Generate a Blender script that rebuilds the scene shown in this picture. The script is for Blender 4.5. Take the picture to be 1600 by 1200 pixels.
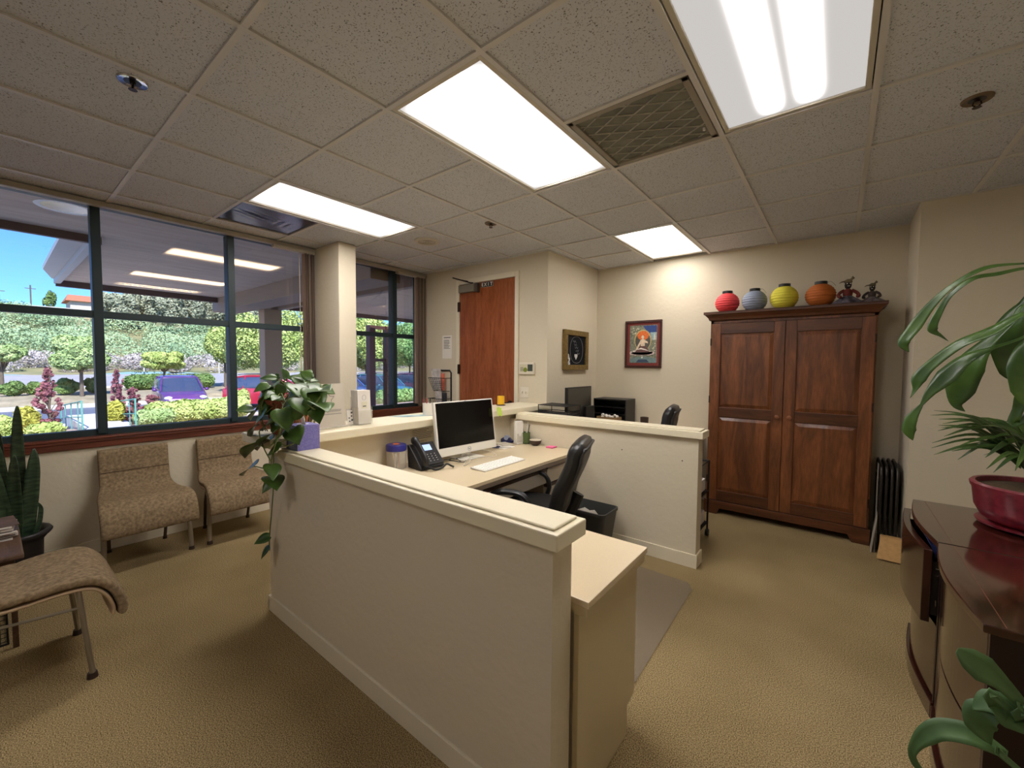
import bpy, bmesh, math, random
import numpy as np
from mathutils import Vector, Matrix
for o in list(bpy.data.objects): bpy.data.objects.remove(o)
C = bpy.context.scene.collection
scene = bpy.context.scene
# ------------------------------------------------------------ camera
cam_data = bpy.data.cameras.new('camera'); cam = bpy.data.objects.new('camera', cam_data); C.objects.link(cam)
YAW, PITCH, ROLL, FPX = .6666, -.0465, .0076, 646.8
cam_data.sensor_fit = 'HORIZONTAL'; cam_data.sensor_width = 36; cam_data.lens = FPX * 36 / 1600
cam_data.clip_start = .02; cam_data.clip_end = 1000
_cy, _sy, _cp, _sp = math.cos(YAW), math.sin(YAW), math.cos(PITCH), math.sin(PITCH)
fw = Vector((-_sy * _cp, _cy * _cp, _sp)); rt = Vector((_cy, _sy, 0)); up = rt.cross(fw)
rt2 = rt * math.cos(ROLL) + up * math.sin(ROLL); up2 = up * math.cos(ROLL) - rt * math.sin(ROLL)
mw = Matrix((rt2, up2, -fw)).transposed().to_4x4(); mw.translation = Vector((4.182, -.617, 1.48))
cam.matrix_world = mw
scene.camera = cam
# ------------------------------------------------------------ world, sun, exposure
world = bpy.data.worlds.new('world'); scene.world = world; world.use_nodes = True
nt = world.node_tree; nt.nodes.clear()
wo = nt.nodes.new('ShaderNodeOutputWorld'); bg = nt.nodes.new('ShaderNodeBackground')
sky = nt.nodes.new('ShaderNodeTexSky'); sky.sky_type = 'NISHITA'; sky.sun_disc = False
sky.sun_elevation = math.radians(48); sky.sun_rotation = math.radians(120); sky.dust_density = .4; sky.air_density = .9; sky.ozone_density = 3
skm = nt.nodes.new('ShaderNodeMix'); skm.data_type = 'RGBA'; skm.blend_type = 'MULTIPLY'; skm.inputs[0].default_value = 1; skm.inputs[7].default_value = (.34, .56, .96, 1)
nt.links.new(sky.outputs[0], skm.inputs[6]); nt.links.new(skm.outputs[2], bg.inputs[0]); nt.links.new(bg.outputs[0], wo.inputs[0]); bg.inputs[1].default_value = .27
sd = bpy.data.lights.new('sun', 'SUN'); sd.energy = 7.5; sd.angle = .01; sd.color = (1, .95, .88)
so = bpy.data.objects.new('sun', sd); C.objects.link(so); so.rotation_euler = (math.radians(42), 0, math.radians(75)); so.location = (0, 0, 30)
vs = scene.view_settings
scene.display_settings.display_device = 'sRGB'
vs.view_transform = 'Standard'; vs.look = 'None'; vs.gamma = 1; vs.use_curve_mapping = False; vs.exposure = 0.6
LAMP = 9.5     # emission of the ceiling troffers
H = 2.70       # ceiling height
# ------------------------------------------------------------ materials
def lin(c):
    return tuple((x / 12.92 if x <= .04045 else ((x + .055) / 1.055) ** 2.4) for x in [v / 255 for v in c]) + (1,)
MATS = {}
def mat(name, rgb, rough=.6, metal=0, var=0, vscale=8, bump=0, bscale=200, stretch=None, rgb2=None, spec=.5, emit=0, alpha=None, trans=0, coat=0, ior=None, detail=3, bdist=.002):
    if name in MATS: return MATS[name]
    m = bpy.data.materials.new(name); m.use_nodes = True; n = m.node_tree; b = n.nodes['Principled BSDF']
    b.inputs['Base Color'].default_value = lin(rgb); b.inputs['Roughness'].default_value = rough; b.inputs['Metallic'].default_value = metal
    b.inputs['Specular IOR Level'].default_value = spec
    if ior: b.inputs['IOR'].default_value = ior
    if coat: b.inputs['Coat Weight'].default_value = coat; b.inputs['Coat Roughness'].default_value = .08
    if trans: b.inputs['Transmission Weight'].default_value = trans
    if alpha is not None: b.inputs['Alpha'].default_value = alpha
    if emit: b.inputs['Emission Color'].default_value = lin(rgb); b.inputs['Emission Strength'].default_value = emit
    if var or bump or rgb2:
        tc = n.nodes.new('ShaderNodeTexCoord'); mp = n.nodes.new('ShaderNodeMapping'); n.links.new(tc.outputs['Object'], mp.inputs[0])
        if stretch: mp.inputs['Scale'].default_value = stretch
    if var or rgb2:
        nz = n.nodes.new('ShaderNodeTexNoise'); nz.inputs['Scale'].default_value = vscale; nz.inputs['Detail'].default_value = detail; n.links.new(mp.outputs[0], nz.inputs[0])
        cr = n.nodes.new('ShaderNodeValToRGB'); c = lin(rgb)
        if rgb2: c2 = lin(rgb2); lo, hi = c, c2
        else: lo = tuple(x * (1 - var) for x in c[:3]) + (1,); hi = tuple(min(1, x * (1 + var)) for x in c[:3]) + (1,)
        cr.color_ramp.elements[0].position = .32; cr.color_ramp.elements[1].position = .68
        cr.color_ramp.elements[0].color = lo; cr.color_ramp.elements[1].color = hi
        n.links.new(nz.outputs[0], cr.inputs[0]); n.links.new(cr.outputs[0], b.inputs['Base Color'])
    if bump:
        n2 = n.nodes.new('ShaderNodeTexNoise'); n2.inputs['Scale'].default_value = bscale; n2.inputs['Detail'].default_value = 2; n.links.new(mp.outputs[0], n2.inputs[0])
        bp = n.nodes.new('ShaderNodeBump'); bp.inputs['Strength'].default_value = bump; bp.inputs['Distance'].default_value = bdist
        n.links.new(n2.outputs[0], bp.inputs['Height']); n.links.new(bp.outputs[0], b.inputs['Normal'])
    MATS[name] = m; return m
def woodmat(name, dark, light, rough=.35, coat=0, scale=3, stretch=(6, 6, .6), knots=False, bump=.05):
    if name in MATS: return MATS[name]
    m = mat(name, dark, rough, coat=coat, rgb2=light, vscale=scale, stretch=stretch, detail=8, bump=bump, bscale=40)
    n = m.node_tree; b = n.nodes['Principled BSDF']
    cr = [x for x in n.nodes if x.type == 'VALTORGB'][0]; nz = [x for x in n.nodes if x.type == 'TEX_NOISE' and x.inputs['Detail'].default_value == 8][0]
    nz.inputs['Distortion'].default_value = 1.2
    mp = [x for x in n.nodes if x.type == 'MAPPING'][0]
    fine = n.nodes.new('ShaderNodeTexNoise'); fine.inputs['Scale'].default_value = scale * 9; fine.inputs['Detail'].default_value = 4; n.links.new(mp.outputs[0], fine.inputs[0])
    mx = n.nodes.new('ShaderNodeMix'); mx.data_type = 'RGBA'; mx.blend_type = 'MULTIPLY'; mx.inputs[0].default_value = .35
    n.links.new(cr.outputs[0], mx.inputs[6])
    c2 = n.nodes.new('ShaderNodeValToRGB'); c2.color_ramp.elements[0].position = .35; c2.color_ramp.elements[0].color = (.35, .3, .28, 1); c2.color_ramp.elements[1].position = .6
    n.links.new(fine.outputs[0], c2.inputs[0]); n.links.new(c2.outputs[0], mx.inputs[7]); n.links.new(mx.outputs[2], b.inputs['Base Color'])
    return m
WALL = mat('wall_paint', (214, 203, 180), .75, bump=.35, bscale=28, spec=.25, bdist=.006)
WHITE = mat('white_trim_paint', (226, 216, 192), .45)
CAP = mat('cream_cap_paint', (232, 222, 194), .4)
FRAMEG = mat('dark_teal_aluminium', (28, 46, 50), .5, .1)
REDWOOD = woodmat('red_brown_sill_wood', (86, 40, 26), (122, 62, 42), .4, stretch=(6, .6, 6))
DOORW = woodmat('door_veneer', (136, 70, 38), (166, 94, 54), .22, coat=.6, scale=2.5)
PINE = woodmat('pine_stain', (92, 51, 26), (144, 86, 48), .42, coat=.1, scale=2.2, stretch=(5, 5, .7))
PINED = woodmat('pine_stain_dark', (74, 40, 20), (108, 62, 34), .42, scale=2.2, stretch=(.7, 5, 5))
MAHO = woodmat('mahogany_lacquer', (44, 18, 12), (76, 36, 24), .14, coat=.8, scale=3, stretch=(4, 1, 4), bump=0)
MAHOV = woodmat('mahogany_front', (34, 15, 10), (62, 30, 20), .16, coat=.6, scale=3, stretch=(4, 4, .8), bump=0)
BLACK = mat('black_plastic', (20, 20, 21), .4)
BLACKM = mat('black_mesh_metal', (24, 22, 22), .5, .3)
LEATH = mat('black_vinyl', (26, 26, 27), .38, bump=.1, bscale=150)
LAM = mat('beige_laminate', (218, 200, 168), .22, var=.03, vscale=300)
LAMF = mat('cabinet_laminate', (196, 184, 164), .45)
PANEL = mat('side_panel_laminate', (204, 188, 152), .45)
DBROWN = mat('brown_edge_trim', (72, 46, 32), .4)
EDGE = mat('taupe_edge_band', (120, 104, 88), .45)
CHROME = mat('chrome', (200, 200, 200), .15, 1)
STEEL = mat('taupe_tube_steel', (148, 138, 122), .4, .5)
FOOT = mat('dark_foot_cap', (46, 30, 26), .5)
PAPER = mat('paper', (236, 230, 220), .7)
INK = mat('ink', (90, 88, 86), .8)
LEAF = mat('pothos_leaf', (44, 74, 26), .38, rgb2=(82, 112, 44), vscale=14)
LEAFC = mat('corn_plant_leaf', (42, 70, 24), .33, rgb2=(72, 102, 40), vscale=9)
LEAFS = mat('slender_leaf', (52, 82, 34), .4, rgb2=(82, 108, 48), vscale=16)
STEMM = mat('plant_stem', (120, 128, 66), .6)
TERRA = mat('terracotta', (150, 76, 48), .7, var=.3, vscale=30)
SOIL = mat('soil', (84, 66, 44), .95, var=.3, vscale=90)
UPH = mat('chair_upholstery', (112, 94, 72), .92, rgb2=(152, 132, 104), vscale=60, detail=6, bump=.3, bscale=300, spec=.1)
# carpet: colour speckle + broad wear
def carpetmat():
    m = mat('carpet', (150, 124, 82), .95, bump=.4, bscale=650, spec=.05, bdist=.004); n = m.node_tree; b = n.nodes['Principled BSDF']
    mp = [x for x in n.nodes if x.type == 'MAPPING'][0]
    def N(s, d): 
        z = n.nodes.new('ShaderNodeTexNoise'); z.inputs['Scale'].default_value = s; z.inputs['Detail'].default_value = d; n.links.new(mp.outputs[0], z.inputs[0]); return z
    cr = n.nodes.new('ShaderNodeValToRGB'); cr.color_ramp.elements[0].position = .38; cr.color_ramp.elements[1].position = .62
    cr.color_ramp.elements[0].color = lin((106, 88, 58)); cr.color_ramp.elements[1].color = lin((190, 168, 126)); n.links.new(N(230, 4).outputs[0], cr.inputs[0])
    c2 = n.nodes.new('ShaderNodeValToRGB'); c2.color_ramp.elements[0].position = .35; c2.color_ramp.elements[1].position = .62
    c2.color_ramp.elements[0].color = (.80, .79, .76, 1); c2.color_ramp.elements[1].color = (1, 1, 1, 1); n.links.new(N(1.6, 5).outputs[0], c2.inputs[0])
    mx = n.nodes.new('ShaderNodeMix'); mx.data_type = 'RGBA'; mx.blend_type = 'MULTIPLY'; mx.inputs[0].default_value = 1
    n.links.new(cr.outputs[0], mx.inputs[6]); n.links.new(c2.outputs[0], mx.inputs[7]); n.links.new(mx.outputs[2], b.inputs['Base Color'])
    return m
CARPET = carpetmat()
def tilemat():
    m = mat('acoustic_tile', (208, 200, 184), .9, bump=.3, bscale=120, spec=.1); n = m.node_tree; b = n.nodes['Principled BSDF']
    mp = [x for x in n.nodes if x.type == 'MAPPING'][0]
    z = n.nodes.new('ShaderNodeTexNoise'); z.inputs['Scale'].default_value = 150; z.inputs['Detail'].default_value = 2; z.inputs['Distortion'].default_value = .6; n.links.new(mp.outputs[0], z.inputs[0])
    cr = n.nodes.new('ShaderNodeValToRGB'); cr.color_ramp.elements[0].position = .34; cr.color_ramp.elements[1].position = .40
    cr.color_ramp.elements[0].color = lin((120, 118, 116)); cr.color_ramp.elements[1].color = lin((204, 205, 209)); n.links.new(z.outputs[0], cr.inputs[0]); n.links.new(cr.outputs[0], b.inputs['Base Color'])
    return m
TILE = tilemat()
# ------------------------------------------------------------ mesh helpers
class MB:
    def __init__(s): s.v = []; s.f = []; s.m = []; s.cur = 0
    def add(s, vs_, fs):
        k = len(s.v); s.v += [tuple(p) for p in vs_]; s.f += [tuple(i + k for i in f) for f in fs]; s.m += [s.cur] * len(fs); return s
    def box(s, x0, x1, y0, y1, z0, z1, R=None):
        p = [(x, y, z) for z in (z0, z1) for x, y in ((x0, y0), (x1, y0), (x1, y1), (x0, y1))]
        if R is not None: p = [tuple(R @ Vector(q)) for q in p]
        return s.add(p, [(3, 2, 1, 0), (4, 5, 6, 7), (0, 1, 5, 4), (1, 2, 6, 5), (2, 3, 7, 6), (3, 0, 4, 7)])
    def tube(s, pts, r, n=8, caps=True, flat=1):
        pts = [Vector(p) for p in pts]; R = r if isinstance(r, (list, tuple)) else [r] * len(pts); vs_ = []; prev = None
        for i, p in enumerate(pts):
            t = (pts[min(i + 1, len(pts) - 1)] - pts[max(i - 1, 0)]).normalized()
            if prev is None:
                a = Vector((0, 0, 1)) if abs(t.z) < .9 else Vector((1, 0, 0)); u = t.cross(a).normalized()
            else:
                u = (prev - t * prev.dot(t)).normalized()
            prev = u; w = t.cross(u)
            for k in range(n):
                a = 2 * math.pi * k / n; vs_.append(p + u * math.cos(a) * R[i] + w * math.sin(a) * R[i] * flat)
        fs = [(i * n + k, i * n + (k + 1) % n, (i + 1) * n + (k + 1) % n, (i + 1) * n + k) for i in range(len(pts) - 1) for k in range(n)]
        if caps: fs += [tuple(reversed(range(n))), tuple(range((len(pts) - 1) * n, len(pts) * n))]
        return s.add(vs_, fs)
    def cyl(s, p0, p1, r0, r1=None, n=16): return s.tube([p0, p1], [r0, r1 if r1 is not None else r0], n)
    def lathe(s, prof, c=(0, 0, 0), n=24, sx=1, sy=1, wob=None):
        vs_ = []
        for j, (r, z) in enumerate(prof):
            for k in range(n):
                a = 2 * math.pi * k / n; q = r * (1 + (wob(a, j) if wob else 0)); vs_.append((c[0] + q * math.cos(a) * sx, c[1] + q * math.sin(a) * sy, c[2] + z))
        fs = [(j * n + k, j * n + (k + 1) % n, (j + 1) * n + (k + 1) % n, (j + 1) * n + k) for j in range(len(prof) - 1) for k in range(n)]
        fs += [tuple(reversed(range(n))), tuple(range((len(prof) - 1) * n, len(prof) * n))]
        return s.add(vs_, fs)
    def ell(s, c, r, n=16, m=10):
        pr = [(max(1e-4, math.sin(math.pi * j / m)), -math.cos(math.pi * j / m)) for j in range(m + 1)]
        vs_ = [(c[0] + q * math.cos(2 * math.pi * k / n) * r[0], c[1] + q * math.sin(2 * math.pi * k / n) * r[1], c[2] + z * r[2]) for q, z in pr for k in range(n)]
        fs = [(j * n + k, j * n + (k + 1) % n, (j + 1) * n + (k + 1) % n, (j + 1) * n + k) for j in range(m) for k in range(n)]
        return s.add(vs_, fs)
    def prism(s, pts, d):          # planar 3D outline extruded by vector d
        n = len(pts); d = Vector(d); a = [Vector(p) for p in pts]
        return s.add(a + [p + d for p in a], [tuple(reversed(range(n))), tuple(range(n, 2 * n))] + [(i, (i + 1) % n, n + (i + 1) % n, n + i) for i in range(n)])
    def sheet(s, rows):            # grid of points
        n = len(rows[0]); vs_ = [p for r in rows for p in r]
        return s.add(vs_, [(j * n + k, j * n + k + 1, (j + 1) * n + k + 1, (j + 1) * n + k) for j in range(len(rows) - 1) for k in range(n - 1)])
    def build(s, name, mats, parent=None, o=(0, 0, 0), smooth=False, bevel=0, solid=0, sub=0, **tags):
        me = bpy.data.meshes.new(name); me.from_pydata([(p[0] - o[0], p[1] - o[1], p[2] - o[2]) for p in s.v], [], s.f)
        for m in (mats if isinstance(mats, (list, tuple)) else [mats]): me.materials.append(m)
        if any(s.m): me.polygons.foreach_set('material_index', s.m)
        bm = bmesh.new(); bm.from_mesh(me); bmesh.ops.recalc_face_normals(bm, faces=bm.faces); bm.to_mesh(me); bm.free()
        ob = bpy.data.objects.new(name, me); C.objects.link(ob)
        if parent: ob.parent = parent
        else: ob.location = o
        if solid: mo = ob.modifiers.new('solid', 'SOLIDIFY'); mo.thickness = solid; mo.offset = 0
        if sub: mo = ob.modifiers.new('sub', 'SUBSURF'); mo.levels = sub; mo.render_levels = sub
        if bevel: mo = ob.modifiers.new('bevel', 'BEVEL'); mo.width = bevel; mo.segments = 2; mo.limit_method = 'ANGLE'
        if smooth:
            me.polygons.foreach_set('use_smooth', [True] * len(me.polygons))
            if smooth != 'all': me.set_sharp_from_angle(angle=math.radians(40))
        for k, v in tags.items(): ob[k] = v
        return ob
def bx(name, m, x0, x1, y0, y1, z0, z1, parent=None, o=(0, 0, 0), bevel=0, **t): return MB().box(x0, x1, y0, y1, z0, z1).build(name, m, parent, o, bevel=bevel, **t)
def thing(name, label, cat, loc=(0, 0, 0), rz=0, group=None):
    e = bpy.data.objects.new(name, None); C.objects.link(e); e.location = loc; e.rotation_euler = (0, 0, rz); e.empty_display_size = .1
    e['label'] = label; e['category'] = cat
    if group: e['group'] = group
    return e
def tag(o, label, cat, group=None, kind=None):
    o['label'] = label; o['category'] = cat
    if group: o['group'] = group
    if kind: o['kind'] = kind
    return o
def struct(o): o['kind'] = 'structure'; return o
def dup(root, loc, rz=None, label=None):
    r = root.copy(); C.objects.link(r); r.location = loc
    if rz is not None: r.rotation_euler = (0, 0, rz)
    if label: r['label'] = label
    for ch in list(root.children):
        c = ch.copy(); C.objects.link(c); c.parent = r
        for g in list(ch.children):
            d = g.copy(); C.objects.link(d); d.parent = c
    return r
def arc(c, r, a0, a1, n, ax=0, az=2):
    out = []
    for i in range(n + 1):
        a = math.radians(a0 + (a1 - a0) * i / n); p = list(c); p[ax] += r * math.cos(a); p[az] += r * math.sin(a); out.append(tuple(p))
    return out
def smoothpath(pts, n):
    P = [Vector(p) for p in pts]; out = []
    for i in range(len(P) - 1):
        p0, p1, p2, p3 = P[max(i - 1, 0)], P[i], P[i + 1], P[min(i + 2, len(P) - 1)]
        for k in range(n):
            t = k / n; out.append(.5 * ((2 * p1) + (p2 - p0) * t + (2 * p0 - 5 * p1 + 4 * p2 - p3) * t * t + (3 * p1 - p0 - 3 * p2 + p3) * t ** 3))
    out.append(P[-1]); return out
def interp(ws, t):
    x = t * (len(ws) - 1); i = min(int(x), len(ws) - 2); return ws[i] + (ws[i + 1] - ws[i]) * (x - i)
def blade(mb, pts, ws, normal=(0, -1, .6), fold=.25, n=6, twist=0):
    """a long leaf: ribbon with a fold along the midrib"""
    pp = smoothpath(pts, n); N0 = Vector(normal).normalized(); rows = []
    for i, p in enumerate(pp):
        t = (pp[min(i + 1, len(pp) - 1)] - pp[max(i - 1, 0)]).normalized(); f = i / (len(pp) - 1)
        nn = Matrix.Rotation(twist * math.sin(f * 7), 3, t) @ N0
        s = t.cross(nn)
        if s.length < 1e-3: s = t.cross(Vector((0, 0, 1)))
        s.normalize(); up_ = s.cross(t).normalized(); w = max(interp(ws, f), .0008)
        rows.append([p - s * w + up_ * w * fold, p - s * w * .5 + up_ * w * fold * .35, p, p + s * w * .5 + up_ * w * fold * .35, p + s * w + up_ * w * fold])
    mb.sheet(rows)
def heart(mb, base, tip, normal, w=.5, cup=.12):
    """heart-shaped leaf from base to tip"""
    b, t = Vector(base), Vector(tip); d = t - b; L = d.length; d.normalize(); N = Vector(normal); N = (N - d * N.dot(d)).normalized(); s = d.cross(N)
    ts = [-.08, .0, .12, .28, .45, .62, .78, .9, 1.0]; wd = [.22, .36, .46, .5, .46, .36, .22, .1, .004]
    rows = []
    for a, q in zip(ts, wd):
        droop = -.22 * L * max(a, 0) ** 2; c = b + d * (a * L) + N * droop; ww = q * L * 2 * w
        notch = d * (.08 * L) if a < 0 else Vector()
        rows.append([c - s * ww + N * (cup * ww), c - s * ww * .5 + N * cup * .3 * ww, c + notch, c + s * ww * .5 + N * cup * .3 * ww, c + s * ww + N * cup * ww])
    mb.sheet(rows)
def textmesh(txt, size, m, parent, loc, rot, name='lettering', extr=.0008):
    cu = bpy.data.curves.new('t', 'FONT'); cu.body = txt; cu.size = size; cu.extrude = extr; cu.offset = .0012 if name == 'letter' else 0; cu.align_x = 'CENTER'; cu.align_y = 'CENTER'
    ob = bpy.data.objects.new('t', cu); C.objects.link(ob); bpy.context.view_layer.update()
    me = bpy.data.meshes.new_from_object(ob.evaluated_get(bpy.context.evaluated_depsgraph_get())); bpy.data.objects.remove(ob); bpy.data.curves.remove(cu)
    me.materials.clear(); me.materials.append(m)
    o = bpy.data.objects.new(name, me); C.objects.link(o); o.parent = parent; o.location = loc; o.rotation_euler = rot; return o
rnd = random.Random(7)
# measured leaf positions (metres)
POTHOS_LEAVES=[((1.326, 0.5, 1.378), (1.203, 0.47, 1.334)), ((1.617, 0.42, 1.35), (1.496, 0.39, 1.317)), ((1.464, 0.55, 1.381), (1.492, 0.52, 1.441)), ((1.76, 0.5, 1.36), (1.709, 0.47, 1.411)), ((1.821, 0.5, 1.362), (1.984, 0.47, 1.328)), ((2.045, 0.42, 1.346), (2.194, 0.39, 1.26)), ((2.052, 0.45, 1.332), (2.208, 0.42, 1.375)), ((2.156, 0.4, 1.282), (2.313, 0.37, 1.285)), ((2.17, 0.38, 1.252), (2.26, 0.35, 1.21)), ((1.638, 0.4, 1.304), (1.499, 0.37, 1.238)), ((1.489, 0.38, 1.21), (1.387, 0.35, 1.151)), ((1.684, 0.33, 1.192), (1.469, 0.3, 1.073)), ((1.79, 0.34, 1.176), (1.664, 0.31, 1.121)), ((1.983, 0.3, 1.245), (2.107, 0.27, 1.17)), ((2.062, 0.32, 1.185), (1.928, 0.29, 1.123)), ((2.016, 0.34, 1.146), (2.122, 0.31, 1.098)), ((1.856, 0.3, 1.107), (1.735, 0.27, 1.056)), ((1.776, 0.28, 1.06), (1.583, 0.25, 0.987)), ((1.761, 0.33, 1.058), (1.615, 0.3, 1.012)), ((1.872, 0.33, 1.03), (1.762, 0.3, 1.003)), ((2.015, 0.3, 1.131), (1.93, 0.27, 1.08)), ((1.674, 0.28, 0.913), (1.547, 0.25, 0.865)), ((1.848, 0.3, 0.943), (1.952, 0.27, 0.903)), ((1.868, 0.3, 0.865), (1.872, 0.27, 0.842)), ((1.82, 0.31, 0.871), (1.963, 0.28, 0.86)), ((1.984, 0.35, 1.281), (1.919, 0.32, 1.219)), ((2.047, 0.36, 1.303), (2.176, 0.33, 1.251)), ((1.904, 0.4, 1.368), (2.054, 0.37, 1.326)), ((1.717, 0.42, 1.35), (1.688, 0.39, 1.282)), ((1.925, 0.45, 1.305), (1.889, 0.42, 1.367)), ((1.382, 0.6, 1.302), (1.304, 0.57, 1.342)), ((2.102, 0.34, 1.251), (2.065, 0.31, 1.203)), ((1.804, 0.36, 1.157), (1.764, 0.33, 1.115)), ((1.676, 0.35, 0.495), (1.667, 0.32, 0.488)), ((1.673, 0.35, 0.432), (1.654, 0.32, 0.396)), ((1.976, 0.38, 1.332), (1.926, 0.35, 1.297)), ((2.14, 0.37, 1.298), (2.123, 0.34, 1.252)), ((2.025, 0.3, 1.21), (1.98, 0.27, 1.183)), ((1.429, 0.45, 1.252), (1.371, 0.42, 1.191)), ((1.233, 0.6, 1.39), (1.187, 0.57, 1.355)), ((1.51, 0.6, 1.409), (1.674, 0.57, 1.386)), ((1.779, 0.55, 1.389), (1.75, 0.52, 1.426)), ((1.592, 0.33, 1.122), (1.546, 0.3, 1.096))]
POTHOS_VINES=[[(1.69, 0.45, 1.212), (1.819, 0.36, 1.124), (1.808, 0.33, 1.022), (1.854, 0.31, 0.929), (1.851, 0.31, 0.866), (1.719, 0.35, 0.682), (1.65, 0.36, 0.485), (1.646, 0.36, 0.402)], [(1.78, 0.4, 1.151), (1.867, 0.32, 1.065), (1.849, 0.3, 0.971), (1.861, 0.3, 0.881)], [(1.826, 0.33, 1.059), (1.805, 0.29, 1.028), (1.714, 0.29, 1.044)], [(1.87, 0.3, 0.916), (1.775, 0.29, 0.913), (1.66, 0.285, 0.909)], [(1.862, 0.35, 1.198), (1.732, 0.33, 1.14), (1.672, 0.31, 1.097), (1.754, 0.3, 1.02), (1.849, 0.3, 0.957)], [(2.039, 0.37, 1.293), (2.127, 0.36, 1.276), (2.204, 0.36, 1.256)], [(2.111, 0.38, 1.248), (2.164, 0.38, 1.277), (2.137, 0.42, 1.311)], [(2.019, 0.36, 1.101), (1.904, 0.33, 1.068), (1.893, 0.36, 1.039), (1.952, 0.39, 1.066)], [(1.909, 0.38, 1.284), (1.934, 0.33, 1.256), (1.957, 0.31, 1.193)], [(1.747, 0.4, 1.309), (1.985, 0.33, 1.243), (1.997, 0.33, 1.172)], [(2.018, 0.38, 1.314), (1.956, 0.35, 1.299), (1.911, 0.33, 1.237)]]
CORN_LEAVES=[([(4.825, 2.0, 1.9), (4.76, 2.0, 1.905), (4.655, 2.0, 1.901), (4.565, 2.0, 1.842), (4.499, 2.0, 1.759), (4.451, 2.0, 1.668), (4.415, 2.0, 1.596), (4.434, 2.0, 1.552)], [0.01, 0.012, 0.022, 0.016, 0.028, 0.04, 0.036, 0.0]), ([(4.851, 2.1, 1.89), (4.783, 2.1, 1.9), (4.712, 2.1, 1.887), (4.637, 2.1, 1.875), (4.569, 2.1, 1.808), (4.53, 2.1, 1.715), (4.519, 2.1, 1.657), (4.548, 2.1, 1.627), (4.573, 2.1, 1.602)], [0.01, 0.02, 0.025, 0.02, 0.016, 0.024, 0.03, 0.01, 0]), ([(4.808, 1.9, 1.715), (4.746, 1.9, 1.695), (4.665, 1.9, 1.629), (4.578, 1.9, 1.579), (4.497, 1.9, 1.493), (4.461, 1.9, 1.432), (4.451, 1.9, 1.387), (4.436, 1.9, 1.346)], [0.01, 0.02, 0.04, 0.034, 0.034, 0.04, 0.014, 0.0]), ([(4.822, 1.95, 1.67), (4.761, 1.95, 1.605), (4.678, 1.95, 1.561), (4.607, 1.95, 1.516), (4.554, 1.95, 1.444), (4.507, 1.95, 1.376), (4.479, 1.95, 1.317), (4.449, 1.95, 1.249), (4.443, 1.95, 1.199), (4.457, 1.95, 1.154)], [0.01, 0.012, 0.02, 0.045, 0.062, 0.03, 0.01, 0.035, 0.04, 0.0]), ([(4.811, 2.05, 1.757), (4.746, 2.05, 1.67), (4.678, 2.05, 1.578), (4.631, 2.05, 1.481), (4.61, 2.05, 1.381), (4.603, 2.05, 1.318), (4.629, 2.05, 1.289)], [0.01, 0.02, 0.045, 0.085, 0.075, 0.03, 0]), ([(4.854, 2.1, 1.812), (4.789, 2.1, 1.744), (4.757, 2.1, 1.66), (4.747, 2.1, 1.564), (4.765, 2.1, 1.468), (4.789, 2.1, 1.42)], [0.01, 0.04, 0.075, 0.08, 0.06, 0]), ([(4.812, 1.9, 1.617), (4.767, 1.9, 1.57), (4.751, 1.9, 1.482), (4.758, 1.9, 1.395), (4.774, 1.9, 1.32)], [0.01, 0.05, 0.07, 0.06, 0]), ([(4.871, 2.15, 1.711), (4.812, 2.15, 1.688), (4.733, 2.15, 1.609), (4.66, 2.15, 1.524), (4.605, 2.15, 1.406)], [0.01, 0.03, 0.05, 0.05, 0]), ([(4.832, 2.2, 1.258), (4.815, 2.2, 1.313), (4.802, 2.2, 1.369)], [0.03, 0.03, 0])]
FLOOR_LEAVES=[([(4.505, 0.55, 0.818), (4.474, 0.55, 0.855), (4.445, 0.55, 0.886), (4.42, 0.55, 0.903), (4.399, 0.55, 0.915), (4.385, 0.55, 0.924)], [0.008, 0.012, 0.02, 0.036, 0.03, 0.008]), ([(4.505, 0.55, 0.818), (4.479, 0.55, 0.827), (4.455, 0.55, 0.836), (4.431, 0.55, 0.841), (4.411, 0.55, 0.817)], [0.01, 0.03, 0.04, 0.03, 0]), ([(4.479, 0.55, 0.728), (4.455, 0.55, 0.751), (4.426, 0.55, 0.761), (4.401, 0.55, 0.763), (4.37, 0.55, 0.752), (4.351, 0.55, 0.73), (4.337, 0.55, 0.703), (4.331, 0.55, 0.677), (4.338, 0.55, 0.658), (4.351, 0.55, 0.648)], [0.008, 0.014, 0.024, 0.028, 0.026, 0.022, 0.014, 0.009, 0.009, 0.004]), ([(4.467, 0.55, 0.833), (4.444, 0.55, 0.83), (4.424, 0.55, 0.815), (4.422, 0.55, 0.789), (4.437, 0.55, 0.761)], [0.01, 0.02, 0.035, 0.03, 0])]
BOWL_TIPS=[(4.551, 2.2, 1.276), (4.568, 2.2, 1.235), (4.578, 2.2, 1.195), (4.55, 2.2, 1.093), (4.618, 2.2, 1.087), (4.669, 2.2, 1.109), (4.551, 2.2, 1.118), (4.59, 2.2, 1.154), (4.568, 2.2, 1.179), (4.618, 2.2, 1.269), (4.641, 2.2, 1.19)]
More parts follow.
